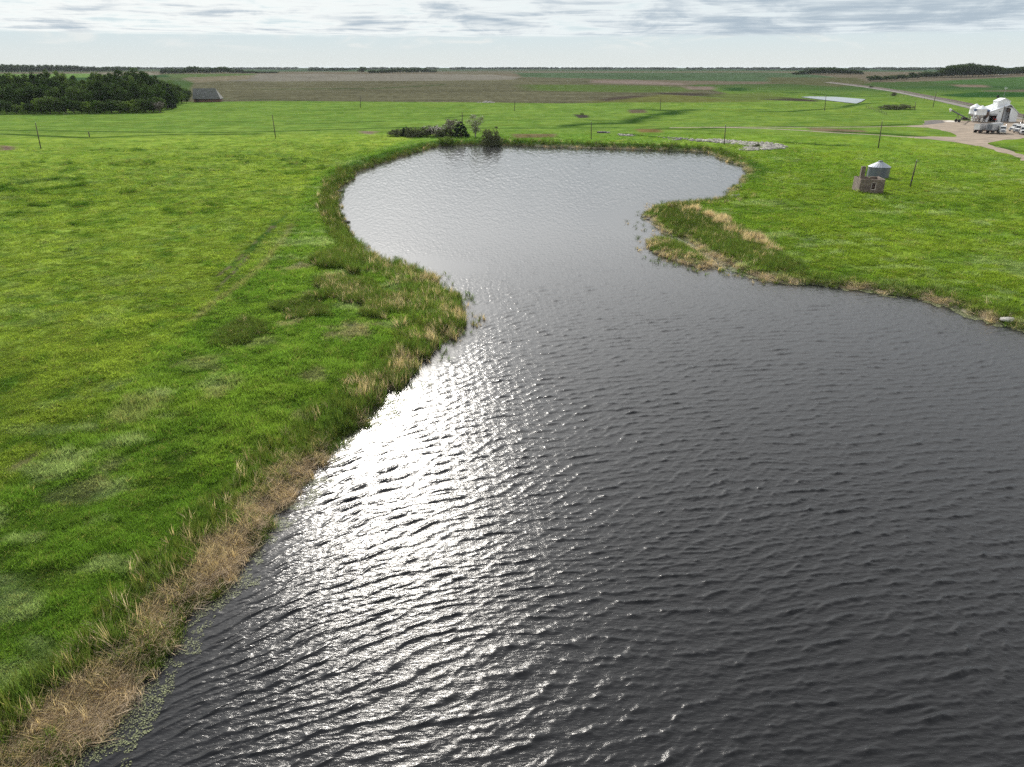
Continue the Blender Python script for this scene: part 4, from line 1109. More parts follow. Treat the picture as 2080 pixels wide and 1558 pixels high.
def auger():
    x, y, z = pt(1944, 247); hx = to_plane(1931, 222, 7.5); lx, ly, lz = pt(1968, 245)
    o = thing('grain_auger', 'long grey grain auger raised on a dark wheeled undercarriage', 'auger', (x, y, z), 0)
    lo = Vector((lx - x, ly - y, .5)); ex = to_plane(1931.5, 223, z + 6.2); hi = Vector((ex[0] - x, ex[1] - y, 6.2))
    m = MB(); m.tube(lo, hi, .3, n=14); m.build('tube', M_STEEL, o, True)
    d = (hi - lo).normalized(); m = MB(); m.tube(hi - d * .4, hi + d * .9, .5, n=14); m.tube(hi + d * .5, hi + d * .5 - Vector((0, 0, 1.1)), .36, .3, n=12); m.build('discharge_spout', M_WHITE, o, True)
    mid = lo + (hi - lo) * .62; ax = Vector((mid.x + .6, mid.y, .75))
    m = MB(); m.tube(mid, ax + Vector((0, -1.2, 0)), .09, n=6); m.tube(mid, ax + Vector((0, 1.2, 0)), .09, n=6); m.tube(ax - Vector((0, 1.4, 0)), ax + Vector((0, 1.4, 0)), .1, n=8); m.tube(ax, lo + (hi - lo) * .2, .09, n=6); m.build('undercarriage', M_RUST, o)
    for s in (-1.4, 1.4):
        m = MB(); m.tube(ax + Vector((0, s - .18, 0)), ax + Vector((0, s + .18, 0)), .75, n=20); m.build('wheel', M_BLACKM, o, True)
    m = MB(); c = lo + Vector((-2.6, .0, -.1)); m.box(c + Vector((0, 0, .6)), (2.6, 1.8, 1.2)); m.build('intake_hopper', M_DARKIN, o)
auger()

def wheel(parent, c, r=.52, w=.3, name='wheel'):
    m = MB(); m.tube((c[0], c[1] - w / 2, c[2]), (c[0], c[1] + w / 2, c[2]), r, n=20); o = m.build(name, M_BLACKM, parent, True, .03)
    m = MB(); s = -1 if c[1] < 0 else 1
    m.tube((c[0], c[1] + s * (w / 2 - .06), c[2]), (c[0], c[1] + s * (w / 2 + .015), c[2]), r * .55, n=14); m.build('rim', M_CHROME, o)

def trailer(px, py, az, label, body_mat, tarp, L=8.6):
    x, y, z = pt(px, py); z += .1; rz = R(90) - az
    o = thing('grain_trailer', label, 'trailer', (x, y, z), rz, 'grain trailers parked in the yard')
    m = MB(); m.prism([(-1.25, 1.25), (1.25, 1.25), (1.28, 3.5), (-1.28, 3.5)], 'x', 0, L)
    b = m.build('body', body_mat, o, bevel=.04)
    m = MB()
    for i in range(13):
        xx = .25 + (L - .5) * i / 12
        for s in (-1, 1): m.box((xx, s * 1.31, 2.4), (.09, .07, 2.2))
    for s in (-1, 1): m.box((L / 2, s * 1.32, 3.48), (L, .1, .12)); m.box((L / 2, s * 1.32, 1.3), (L, .1, .12))
    m.build('side_ribs', M_ALU, o)
    m = MB(); m.box((-.04, 0, 2.4), (.06, 2.3, 2.0)); eg = m.build('end_gate', M_TPAINT if not tarp else M_GREYDOOR, o)
    for s in (-1, 1):
        m = MB(); m.box((-.09, s * 1.05, 1.05), (.06, .22, .14)); m.build('tail_lamp', M_RED, o)
    for i in (.32, .72):
        m = MB(); c = L * i; m.add([(c - 1.6, -1, 1.25), (c + 1.6, -1, 1.25), (c + 1.6, 1, 1.25), (c - 1.6, 1, 1.25), (c - .4, -.4, .5), (c + .4, -.4, .5), (c + .4, .4, .5), (c - .4, .4, .5)], [(0, 1, 5, 4), (1, 2, 6, 5), (2, 3, 7, 6), (3, 0, 4, 7), (4, 5, 6, 7)]); m.build('hopper', M_ALU, o)
    m = MB(); m.box((L / 2, -.45, 1.1), (L, .12, .22)); m.box((L / 2, .45, 1.1), (L, .12, .22)); m.build('chassis', M_BLACKM, o)
    for a in (.9, 2.1, L - 1.6):
        for s in (-1, 1): wheel(o, (a, s * 1.0, .52), w=.42)
    if tarp:
        pr = [(-1.36, 3.45)] + [(-1.36 * math.cos(t), 3.52 + .55 * math.sin(t)) for t in np.linspace(0, math.pi, 9)] + [(1.36, 3.45)]
        m = MB(); m.prism(pr, 'x', -.05, L + .05); m.build('tarp', M_TARP, o)
        m = MB(); m.box((-.12, -.4, 2.2), (.06, .06, 2.6)); m.box((-.12, .4, 2.2), (.06, .06, 2.6)); m.build('end_ladder', M_BLACKM, o)
    else:
        m = MB(); m.prism([(-1.2, 3.42), (1.2, 3.42), (1.2, 3.515), (-1.2, 3.515)], 'x', .1, L - .1); m.build('load_top', M_DARKDIRT, o)
trailer(1981.5, 270.5, R(58), 'white ended grain trailer, leftmost vehicle in the dirt yard', M_ALU, False)
trailer(2007, 271.5, R(56), 'grain trailer with a rounded grey tarp, next to the white hooded truck', M_ALU, True)

def truck(px, py, az, label, paint, box=None, L=6.6, dark=False):
    x, y, z = pt(px, py); z += .1; rz = R(90) - az
    o = thing('truck', label, 'truck', (x, y, z), rz, 'trucks parked in the yard')
    m = MB()   # front of the truck at x = 0, body runs to -x
    m.prism([(-.15, .75), (-.15, 1.55), (-1.5, 1.85), (-1.5, .75)], 'y', -.85, .85); m.build('hood', paint, o, bevel=.08)
    m = MB(); m.prism([(-1.55, .7), (-1.55, 1.9), (-1.95, 2.85), (-3.3, 2.95), (-3.4, .7)], 'y', -1.1, 1.1); cb = m.build('cab', paint, o, bevel=.06)
    m = MB(); m.add([(-1.56, -.95, 1.95), (-1.56, .95, 1.95), (-1.90, .9, 2.72), (-1.90, -.9, 2.72), (-1.52, -.95, 1.95), (-1.52, .95, 1.95), (-1.86, .9, 2.72), (-1.86, -.9, 2.72)], [(4, 5, 6, 7), (0, 1, 5, 4), (3, 2, 6, 7), (0, 3, 7, 4), (1, 2, 6, 5)]); m.build('windscreen', M_WIND, cb)
    for s in (-1, 1):
        m = MB(); m.box((-2.5, s * 1.11, 2.25), (1.0, .04, .6)); m.build('side_window', M_WIND, cb)
        m = MB(); m.box((-1.75, s * 1.35, 2.2), (.1, .22, .5)); m.build('mirror', M_CHROME, cb)
        m = MB(); m.tube((-.02, s * .98, 1.05), (-.14, s * .98, 1.05), .15, n=12); m.build('headlight', M_LAMP, o, True)
        m = MB(); m.prism([(-.25, .95), (-.35, 1.25), (-1.35, 1.3), (-1.5, .9), (-1.4, .8), (-1.2, 1.1), (-.5, 1.1)], 'y', s * .86, s * 1.2); m.build('fender', paint, o)
        m = MB(); m.tube((-2.0, s * 1.02, .75), (-3.2, s * 1.02, .75), .3, n=14); m.build('fuel_tank', M_CHROME, o, True)
    m = MB(); m.box((-.1, 0, 1.1), (.1, 1.2, .78)); m.build('grille', M_DARKIN if dark else M_GREYDOOR, o)
    m = MB(); m.box((.02, 0, .62), (.16, 2.3, .3)); m.build('bumper', M_CHROME, o, bevel=.04)
    m = MB(); m.box((-L / 2 - .4, -.42, .85), (L - .8, .12, .25)); m.box((-L / 2 - .4, .42, .85), (L - .8, .12, .25)); m.build('frame', M_BLACKM, o)
    m = MB(); m.tube((-3.5, 1.0, 1.0), (-3.5, 1.0, 3.5), .09, n=10); m.build('exhaust_stack', M_CHROME, o, True)
    for a in (-.9, -L + 1.9, -L + .7):
        for s in (-1, 1): wheel(o, (a, s * 1.0, .52), w=.34 if a > -1 else .5)
    if box == 'grain':
        m = MB(); m.prism([(-1.2, 1.15), (1.2, 1.15), (1.2, 2.75), (-1.2, 2.75)], 'x', -L, -3.65); m.build('grain_box', paint, o, bevel=.03)
    elif box == 'rack':
        m = MB(); m.box(((-L - 3.65) / 2, 0, 1.15), (L - 3.65, 2.4, .15))
        for i in range(6):
            xx = -3.7 - (L - 3.75) * i / 5
            for s in (-1, 1): m.box((xx, s * 1.15, 2.15), (.09, .09, 1.9))
        for zz in (1.7, 2.3, 2.95):
            for s in (-1, 1): m.box(((-L - 3.65) / 2, s * 1.17, zz), (L - 3.6, .06, .14))
        m.box((-3.66, 0, 2.1), (.08, 2.3, 1.8)); m.build('stake_rack', M_RUST, o)
truck(2036, 272.5, R(205), 'white hooded truck facing the camera between the trailers and the dirt drive', M_TPAINT, 'grain', 8.2)
truck(2052, 267, R(252), 'white truck with its box raised, left one of the group at the yard edge', M_TPAINT, 'grain', 7.6)
truck(2063, 270.5, R(232), 'white hooded truck in the middle of the group at the right yard edge', M_TPAINT, 'grain', 7.6)
truck(2077, 274, R(212), 'truck with dark grille and stake rack at the right picture edge', M_TPAINT, 'rack', 8.2, True)

def tractor():
    x, y, z = pt(2018, 247); z += .1
    o = thing('tractor', 'small red tractor parked in the open shed doorway', 'tractor', (x, y - .4, z), R(-100))
    m = MB(); m.box((.75, 0, 1.05), (1.7, .7, .7)); m.build('hood', M_RED, o, bevel=.06)
    m = MB(); m.box((-.6, 0, 1.0), (1.1, 1.1, .6)); m.prism([(-1.1, 1.3), (.0, 1.3), (-.1, 2.3), (-1.0, 2.3)], 'y', -.6, .6); m.build('cab', M_RED, o, bevel=.05)
    m = MB(); m.box((.02, 0, 1.8), (.05, 1.0, .7)); m.build('windscreen', M_WIND, o)
    for s in (-1, 1): wheel(o, (-.7, s * .85, .75), .75, .4); wheel(o, (1.2, s * .7, .42), .42, .25)
tractor()

def small_posts():
    # signal beyond the shed, yard lamp
    x, y, z = pt(2022.5, 213)
    o = thing('railway_signal', 'white signal mast with a round black target beside the railway', 'signal', (x, y, z))
    H = h_for(x, y, z, 197); m = MB(); m.tube((0, 0, 0), (0, 0, H), .16, n=10); m.build('mast', M_WHITE, o, True)
    m = MB(); m.tube((0, -.25, H + .3), (0, .1, H + .3), 1.0, n=20); m.build('target', M_DARKIN, o)
    x, y, z = pt(2056, 232)
    o = thing('yard_lamp', 'tall thin mast with a small white lamp head behind the shed', 'lamp', (x, y + 12, z))
    H = h_for(x, y + 12, z, 179); m = MB(); m.tube((0, 0, 0), (0, 0, H), .12, .08, n=8); m.build('mast', M_STEEL, o, True)
    m = MB(); m.box((0, -.2, H), (1.4, .5, .35)); m.build('lamp_head', M_WHITE, o)
    x, y, z = pt(182, 278)
    o = thing('fence_post', 'lone thick wooden post beside the ditch at the left', 'fence post', (x, y, z))
    m = MB(); m.tube((0, 0, -.2), (.02, 0, 1.9), .22, .2, n=10); m.build('post', M_WOOD, o, True)
    m = MB(); m.tube((-.25, 0, 1.3), (.25, 0, 1.3), .03, n=6); m.build('wire_tie', M_RUST, o)
    def fence(pts, label, n):
        P = [np.array(p) for p in path(pts)]; tot = [0]
        for a, b in zip(P[:-1], P[1:]): tot.append(tot[-1] + np.linalg.norm(b - a))
        x0, y0 = P[0]; z0 = hz(x0, y0)
        o = thing('fence', label, 'fence', (x0, y0, z0)); pr = None; ends = []
        for i in range(n):
            d = tot[-1] * i / (n - 1); k = max(j for j in range(len(tot)) if tot[j] <= d + 1e-6); k = min(k, len(P) - 2)
            q = P[k] + (P[k + 1] - P[k]) * (d - tot[k]) / (tot[k + 1] - tot[k]); zz = hz(*q) - z0
            if pr is None:
                m = MB(); m.tube((0, 0, -.2), (0, 0, 1.5), .11, .1, n=7); pr = m.build('post', M_WOOD, o); c = pr
            else: c = pr.copy(); COL.objects.link(c); c.parent = o
            c.location = (q[0] - x0, q[1] - y0, zz); c.rotation_euler = (random.uniform(-.08, .08), random.uniform(-.08, .08), 0); ends.append(Vector((q[0] - x0, q[1] - y0, zz)))
        m = MB()
        for a, b in zip(ends[:-1], ends[1:]):
            for h in (.6, 1.0, 1.35): m.tube(a + Vector((0, 0, h)), b + Vector((0, 0, h)), .012, n=3, caps=False)
        m.build('wire', M_RUST, o)
    fence([(1760,219),(1780,226),(1800,234)], 'post and wire fence slanting across pasture left of the round shrub', 13)
    fence([(455,206.5),(480,206),(540,205)], 'post and wire fence running right from the barn', 9)
    fence([(1800,193),(1830,196),(1872,202),(1890,206)], 'line of posts beside the railway ballast', 11)
small_posts()

def rock_mesh(s, seed, mat):
    g = np.random.default_rng(seed); import bmesh
    bm = bmesh.new(); bmesh.ops.create_icosphere(bm, subdivisions=2, radius=1)
    for v in bm.verts:
        p = np.array(v.co) * 1.3 + seed; v.co *= .8 + .4 * float(vnoise(np.array([p[0] + p[2]]), np.array([p[1] - p[2]]), seed)[0]); v.co.z *= .65
        v.co *= s
    me = bpy.data.meshes.new('rock'); bm.to_mesh(me); bm.free(); me.materials.append(mat); return me
def rocks():
    x, y, z = pt(2047, 652); o = link('boulder', rock_mesh(.75, 3, solid('pale_boulder', (.42, .40, .37), .9, var=.25, scale=2, bump=.3))); o.location = (x, y, z + .15); o.scale = (1.15, .8, .62)
    tag(o, 'pale white boulder on the right shore at the picture edge', 'boulder')
    for (px, py, s, lb) in ((692,389,.7,'dark rock at the waterline below the bend of the left shore'), (702,451,.6,'flat dark rock lying in the glittering shallows by the left reeds')):
        x, y = to_plane(px, py, .1); o = link('shore_rock', rock_mesh(s, int(px), M_DROCK)); o.location = (x, y, .1); o.scale = (1.5, .8, .7); tag(o, lb, 'rock', 'dark rocks along the left shore')
    protos = []
    import bmesh
    for k in range(4):
        me = rock_mesh(.5, 20 + k, M_ROCK); V = np.array([v.co[:] for v in me.vertices]); Lp = np.array([i for p in me.polygons for i in p.vertices]); S = np.array([3] * len(me.polygons))
        protos.append((V, Lp, S, np.full(len(V), .5)))
    m, nt, out = new_mat('riprap_stone'); L = nt.links
    a = N(nt, 'ShaderNodeAttribute', attribute_name='tcol', attribute_type='INSTANCER'); b = N(nt, 'ShaderNodeBsdfPrincipled'); b.inputs['Roughness'].default_value = .9
    L.new(a.outputs['Color'], b.inputs['Base Color']); L.new(b.outputs[0], out.inputs['Surface'])
    def field(polys, n, name, lo, hi):
        pts = []
        for pl, k in polys:
            w = np.array(path(pl)); a_, b_ = w.min(0), w.max(0); q = RNG.uniform(a_, b_, (k * 6, 2)); d = sdist(q[:, 0], q[:, 1], w) + (fbm(q[:, 0] / 2, q[:, 1] / 2, 131, 2) - .5) * 4
            pts.append(q[d < 0][:k])
        q = np.concatenate(pts); k = len(q); z = height(q[:, 0], q[:, 1]); s = RNG.uniform(lo, hi, k) * (.7 + .6 * RNG.uniform(size=k))
        scl = np.stack([s, s * RNG.uniform(.7, 1, k), s * RNG.uniform(.6, 1, k)], 1)
        c = np.array([.24, .225, .20])[None] * RNG.uniform(.45, 1.6, k)[:, None]
        return scatter(name, protos, np.column_stack([q, z + .05]), np.column_stack([RNG.uniform(-.4, .4, (k, 2)), RNG.uniform(0, 6.28, k)]), scl, RNG.integers(0, 4, k), c, m)
    field([([(1427,284.5),(1470,285),(1520,289),(1565,291.5),(1591,296),(1588,302),(1555,306),(1505,306),(1525,299),(1490,292),(1427,288)], 1500),
           ([(1335,278),(1380,281),(1430,284),(1428,288),(1370,285)], 70), ([(1255,273),(1285,274),(1284,277),(1258,276)], 50)], 0, 'riprap', .6, 1.5)
    field([([(1476,399),(1502,396),(1508,400),(1480,404)], 70), ([(1470,324),(1480,328),(1512,348),(1508,352)], 60), ([(1500,372),(1510,374),(1488,392),(1480,392)], 40),
           ([(1302,436),(1312,436),(1318,446),(1306,446)], 14)], 0, 'shore_stones', .3, .8)
    x, y, z = pt(991.5, 208.5); o = None; mb = MB()
    for i in range(60):
        me = rock_mesh(random.uniform(.5, 1.1), 40 + i % 7, M_ROCK); dx, dy = random.gauss(0, 2.6), random.gauss(0, 1.2); zz = max(0, 1.1 - abs(dx) * .25 - abs(dy) * .4) * random.random()
        mb.add([(v.co.x + dx, v.co.y + dy, v.co.z + zz) for v in me.vertices], [tuple(p.vertices) for p in me.polygons]); bpy.data.meshes.remove(me)
    o = mb.build('stone_pile', M_ROCK); o.location = (x, y, z); tag(o, 'heap of pale fieldstones at the edge of the brown field', 'stone pile')
rocks()

def culvert():
    x, y, z = pt(1222, 270)
    o = thing('culvert', 'dark steel culvert pipe in the ditch beyond the dam', 'culvert', (x, y, z - .75), R(4))
    prof = []
    n = 20; V = []; F = []
    for i in range(13):
        for k in range(n):
            t = 2 * math.pi * k / n; r = .85 + .03 * (i % 2); V.append((-1.9 + i * .32, r * math.cos(t), .55 + r * math.sin(t)))
    for i in range(12):
        for k in range(n): F.append((i * n + k, i * n + (k + 1) % n, (i + 1) * n + (k + 1) % n, (i + 1) * n + k))
    m = MB(); m.add(V, F); m.build('pipe', solid('dark_corrugated_pipe', (.05, .045, .05), .6, metal=.3, var=.3), o)
    m = MB()
    for i in range(9): m.box((2.4 + random.uniform(-.5, .7), random.uniform(-1, 1), .85), (random.uniform(.5, .9), .6, .6), Matrix.Rotation(random.uniform(0, 3), 3, 'Z'))
    m.build('apron_stones', M_ROCK, o)
culvert()

def farmhouse():
    x, y, z = pt(2037, 151.5); k = mpp(2037, 151.5)
    o = thing('farmhouse', 'small white roofed farmhouse in front of the far right grove', 'house', (x, y, z), .1)
    w = 7 * k
    m = MB(); m.prism([(-3.5, 0), (3.5, 0), (3.5, 2.6), (0, 4.6), (-3.5, 2.6)], 'x', -w, w); m.build('wall', M_WHITE, o)
    m = MB()
    for s in (-1, 1): m.add([(-w - .3, s * 3.9, 2.45), (w + .3, s * 3.9, 2.45), (w + .3, 0, 4.75), (-w - .3, 0, 4.75), (-w - .3, s * 3.9, 2.65), (w + .3, s * 3.9, 2.65), (w + .3, 0, 4.95), (-w - .3, 0, 4.95)], [(0, 1, 2, 3), (4, 5, 6, 7), (0, 1, 5, 4), (1, 2, 6, 5), (0, 3, 7, 4)])
    m.build('roof', M_WROOF, o)
    for a in (-.5, .4):
        m = MB(); m.box((w * a, -3.52, 1.5), (1.2, .1, 1.1)); m.build('window', M_WIND, o)
farmhouse()

# ---------------------------------------------------------------- TREES AND SHRUBS
M_LEAF = leaf_mat('broadleaf', False, col=(.052, .088, .026), var=.6, transl=.22, obj_var=.5, rough=.85, spec=.04)
M_LEAF_L = leaf_mat('young_leaf', False, col=(.095, .150, .034), var=.45, transl=.3, obj_var=.25, rough=.85, spec=.04)
M_NEEDLE = leaf_mat('spruce_needle', False, col=(.034, .056, .032), var=.4, transl=.08, obj_var=.2, rough=.85, spec=.04)
M_SILVER = leaf_mat('silver_leaf', False, col=(.16, .175, .12), var=.4, transl=.2, obj_var=.1)
M_SHRUB = leaf_mat('shrub_leaf', False, col=(.085, .098, .055), var=.5, transl=.2, obj_var=.3, rough=.85, spec=.04)
M_TWIG = leaf_mat('bare_twigs', False, col=(.125, .105, .085), var=.4, transl=.05, obj_var=.1)
M_FAR = leaf_mat('far_leaf', False, col=(.044, .072, .032), var=.45, transl=.2, obj_var=.3, rough=.85, spec=.04)

def crown_arrays(shape, H, W, seed, n_cl=46, per=44, leaf=.55):
    g = np.random.default_rng(seed); C = []; Rr = []
    while len(C) < n_cl:
        q = g.uniform(-1, 1, 3)
        if np.linalg.norm(q) > 1: continue
        if shape == 'round': p = (q[0] * W / 2, q[1] * W / 2, H * .56 + q[2] * H * .38); r = W * .17
        elif shape == 'tall':
            zz = (q[2] + 1) / 2; ww = W / 2 * (.45 + .75 * math.sin(math.pi * min(1, .25 + zz * .75))) ; p = (q[0] * ww, q[1] * ww, H * (.18 + .78 * zz)); r = W * .17
        elif shape == 'bush': p = (q[0] * W / 2, q[1] * W / 2, H * .10 + abs(q[2]) * H * .78); r = W * .15
        elif shape == 'spruce':
            zz = g.uniform() ** 1.4; ww = W / 2 * (1 - zz) ** .9; a = g.uniform(0, 6.28); k = ww * g.uniform(.5, 1); p = (k * math.cos(a), k * math.sin(a), H * (.05 + .93 * zz)); r = W * .11 * (1.15 - zz * .8)
        elif shape == 'twig':
            zz = g.uniform() ** .8; p = (q[0] * W / 2 * (.55 + .6 * zz), q[1] * W / 2 * (.55 + .6 * zz), H * (.06 + .88 * zz)); r = W * .13
        elif shape == 'vase':
            k = g.integers(0, 5); a = k * 1.257 + .3; zz = g.uniform() ** .7; ww = W * .34 * zz; p = (ww * math.cos(a) + q[0] * W * .13, ww * math.sin(a) + q[1] * W * .13, H * (.16 + (.72 + .05 * (k % 3)) * zz)); r = W * .10
        elif shape == 'open':
            zz = (q[2] + 1) / 2; p = (q[0] * W / 2 * (.35 + zz), q[1] * W / 2 * (.35 + zz), H * (.30 + .66 * zz)); r = W * .11
        if vnoise(np.array([p[0] / W * 3 + seed]), np.array([p[2] / H * 3 + p[1] / W * 2]), seed)[0] < .28: continue
        C.append(p); Rr.append(r * g.uniform(.7, 1.3))
    C = np.array(C); Rr = np.array(Rr); n = n_cl * per
    ci = np.repeat(np.arange(n_cl), per); d = g.normal(size=(n, 3)); d /= np.linalg.norm(d, axis=1)[:, None]
    pos = C[ci] + d * (Rr[ci] * g.uniform(.35, 1.05, n) ** .6)[:, None] * np.array([1, 1, .75])
    pos[:, 2] = np.maximum(pos[:, 2], .12)
    nr = d + g.normal(size=(n, 3)) * .6; nr /= np.linalg.norm(nr, axis=1)[:, None]
    a = np.cross(nr, g.normal(size=(n, 3))); a /= np.linalg.norm(a, axis=1)[:, None]; b = np.cross(nr, a)
    s = leaf * g.uniform(.6, 1.3, n)[:, None] / 2
    V = np.stack([pos - a * s * 1.4, pos - b * s * .8, pos + a * s * 1.4, pos + b * s * .8], 1).reshape(-1, 3)
    rn = np.repeat(np.clip(.5 * g.uniform(size=n_cl)[ci] + .5 * g.uniform(size=n), 0, 1), 4)
    return V, np.arange(n * 4), np.full(n, 4), rn, C

def trunk_mb(H, W, C, seed, bare=.5, r=None):
    g = random.Random(seed); m = MB(); r = r or H * .018 + .06
    pts = [Vector((0, 0, -.2))]; k = 5
    for i in range(1, k + 1): pts.append(Vector((g.gauss(0, .012) * H, g.gauss(0, .012) * H, H * .82 * i / k)))
    for i in range(k): m.tube(pts[i], pts[i + 1], r * (1 - .17 * i), r * (1 - .17 * (i + 1)), 8)
    for c in [C[i] for i in g.sample(range(len(C)), min(14, len(C)))]:
        c = Vector(c); t = max(.12, min(.8, c.z / H - .18)); p = Vector((0, 0, H * t)); m.tube(p, p + (c - p) * .95, r * .38, r * .10, 5)
    return m

PROTO = {}
def proto(key, shape, H, W, seed, leafm, single=False, bark=None, **kw):
    V, Lp, S, rn, C = crown_arrays(shape, H, W, seed, **kw)
    cm = raw_mesh('crown', V, Lp, S, [leafm], {'rnd': ('FLOAT', rn)})
    tb = trunk_mb(H, W, C, seed); tm = bpy.data.meshes.new('trunk'); tm.from_pydata([tuple(v) for v in tb.v], [], tb.f); tm.materials.append(bark or M_BARK)
    if single:   # far copies: crown and trunk in one mesh with two materials
        nv = len(tb.v); VV = np.concatenate([np.array([tuple(v) for v in tb.v]), V]); l2 = np.array([i for f in tb.f for i in f]); s2 = np.array([len(f) for f in tb.f])
        me = raw_mesh('tree', VV, np.concatenate([l2, Lp + nv]), np.concatenate([s2, S]), [bark or M_BARK, leafm], {'rnd': ('FLOAT', np.concatenate([np.full(nv, .5), rn]))})
        me.polygons.foreach_set('material_index', np.concatenate([np.zeros(len(s2), np.int32), np.ones(len(S), np.int32)]))
        PROTO[key] = (H, W, me, None)
    else: PROTO[key] = (H, W, cm, tm)

for i in range(5): proto(f'round{i}', 'round', 14, 10, 100 + i, M_LEAF, n_cl=60, per=46, leaf=.6)
for i in range(4): proto(f'tall{i}', 'tall', 22, 10, 120 + i, M_LEAF, n_cl=70, per=46, leaf=.65)
for i in range(3): proto(f'young{i}', 'bush', 9, 9, 140 + i, M_LEAF_L, n_cl=52, per=44, leaf=.5)
for i in range(2): proto(f'spruce{i}', 'spruce', 12, 5, 150 + i, M_NEEDLE, n_cl=150, per=40, leaf=.34)
for i in range(4): proto(f'far{i}', 'round', 14, 12, 160 + i, M_FAR, True, n_cl=44, per=26, leaf=1.0)
for i in range(3): proto(f'shrub{i}', 'bush', 4, 6, 170 + i, M_SHRUB, n_cl=50, per=44, leaf=.28)
proto('silver', 'vase', 9, 8, 180, M_SILVER, bark=M_GBARK, n_cl=80, per=34, leaf=.22)
proto('twiggy', 'twig', 6, 5, 181, M_TWIG, bark=M_GBARK, n_cl=70, per=50, leaf=.16)
proto('greenbush', 'bush', 3, 4, 182, M_LEAF_L, n_cl=40, per=40, leaf=.22)

def plant(key, x, y, z, H, W, name, label, cat, group=None):
    h0, w0, a, b = PROTO[key]
    sc = (W / w0, W / w0, H / h0); rz = random.uniform(0, 6.28)
    if b is None:
        o = link(name, a); o.location = (x, y, z); o.scale = sc; o.rotation_euler = (0, 0, rz); return tag(o, label, cat, group)
    o = thing(name, label, cat, (x, y, z), rz, group); o.scale = sc
    c = link('crown', a, o); t = link('trunk', b, o)
    return o

def sil(pts, x):
    xs = [p[0] for p in pts]; ys = [p[1] for p in pts]; return float(np.interp(x, xs, ys))

GROVE_SIL = [(-60,150),(0,147),(40,147),(55,152),(75,154),(100,146),(115,145),(130,143),(155,150),(170,160),(185,158),(200,153),(215,141),(235,147),(250,140),(262,147),(275,143),(290,139),(305,141),(315,145),(325,152),(335,157),(355,165),(365,172),(380,177),(390,188)]
GROVE_BASE = [(-60,232.5),(0,232.5),(200,231),(320,229),(345,223),(370,216),(392,207)]
def grove():
    lab_b = 'dark broadleaf tree in the dense grove left of the barn'; g = 'trees of the big grove left of the barn'
    for row, (dy, step, lo) in enumerate(((-15, 15, 0), (-9, 17, 11), (-4.5, 19, 24))):
        px = -50.0 + row * 5
        while px < 384:
            by = sil(GROVE_BASE, px) + dy * (1 if px < 340 else .5) + random.uniform(-1, 1); x, y, z = pt(px, by)
            top = sil(GROVE_SIL, px) + (lo + random.uniform(-3, 9) if lo else random.uniform(-3, 3)); H = min(33, max(7, h_for(x, y, z, top) * 1.07))
            tall = H > 17
            key = random.choice(['tall0', 'tall1', 'tall2', 'tall3'] if tall else ['round0', 'round1', 'round2', 'round3', 'round4'])
            W = H * random.uniform(.34, .5) if tall else H * random.uniform(.6, .8)
            plant(key, x, y, z, H, W, 'tree', lab_b, 'tree', g); px += step * random.uniform(.8, 1.2)
    px = -50
    while px < 330:
        by = sil(GROVE_BASE, px) - .6; x, y, z = pt(px, by); top = 199 + random.uniform(-5, 5) + (8 if px < 80 else 0); H = h_for(x, y, z, top)
        plant(random.choice(['young0', 'young1', 'young2']) if random.random() < .6 else random.choice(['round1', 'round3']), x, y, z, H, H * random.uniform(.9, 1.25), 'young_tree', 'lower brighter tree in the front edge of the grove left of the barn', 'tree', 'front row of the grove left of the barn')
        px += random.uniform(13, 21)
    x, y, z = pt(350, 221); plant('spruce0', x, y, z, h_for(x, y, z, 158), 8, 'spruce', 'pointed dark spruce at the right end of the grove', 'spruce')
    x, y, z = pt(113, 217); plant('spruce1', x, y, z, h_for(x, y, z, 143.5), 8, 'spruce', 'dark spruce standing above the middle of the left grove', 'spruce')
    x, y, z = pt(325, 229); plant('twiggy', x, y, z, 6.5, 7, 'bare_shrub', 'grey half bare shrub at the foot of the grove near its right end', 'shrub')
grove()

def treeline(pts_top, base, step, label, group, wide=1.0, rows_=1):
    for r_ in range(rows_):
        px = pts_top[0][0] + r_ * 2.5
        while px <= pts_top[-1][0]:
            by = sil(base, px) - .35 * r_; x, y, z = pt(px, by); top = sil(pts_top, px) + random.uniform(-.8, 1.6) + (0 if r_ == rows_ - 1 else 1.6)
            H = max(5, h_for(x, y, z, top)); W = max(H * .7, step * 1.7 * mpp(px, by)) * wide * random.uniform(.85, 1.15)
            plant(f'far{random.randrange(4)}', x, y, z, H, W, 'tree', label, 'tree', group); px += step * random.uniform(.85, 1.15)
treeline([(-20,130),(0,130),(20,128),(60,130),(88,128),(110,131),(150,131),(170,133),(190,134),(230,134),(262,133),(285,135)], [(-20,149),(200,147),(285,144)], 6.5, 'tree in the long far wood behind the left grove', 'trees of the long far wood at the left horizon')
treeline([(330,139),(345,137.5),(372,138),(390,131.5),(405,133),(420,139),(440,134),(460,133.5),(474,139),(500,142),(530,145),(562,146)], [(330,151.5),(400,150.5),(480,149.5),(562,149)], 6.0, 'tree in the far wood behind the barn', 'trees of the far wood behind the barn')
treeline([(752,141.5),(790,139.5),(807,137),(830,138),(855,135.5),(870,138),(883,142)], [(752,149.8),(883,148)], 5.5, 'tree in the dark shelterbelt beyond the middle of the brown field', 'trees of the shelterbelt beyond the brown field')
treeline([(628,139.5),(660,138),(708,138.5)], [(628,144.5),(708,144.3)], 5.0, 'tree in the flat far row left of the lone round tree', 'trees of the flat far row')
treeline([(1612,148),(1630,142),(1645,137),(1665,135),(1680,134),(1700,136),(1725,139.5),(1740,141),(1750,145)], [(1612,152),(1750,151.5)], 5.5, 'tree in the round grove beyond the small far pond', 'trees of the grove beyond the far pond', 1.0, 2)
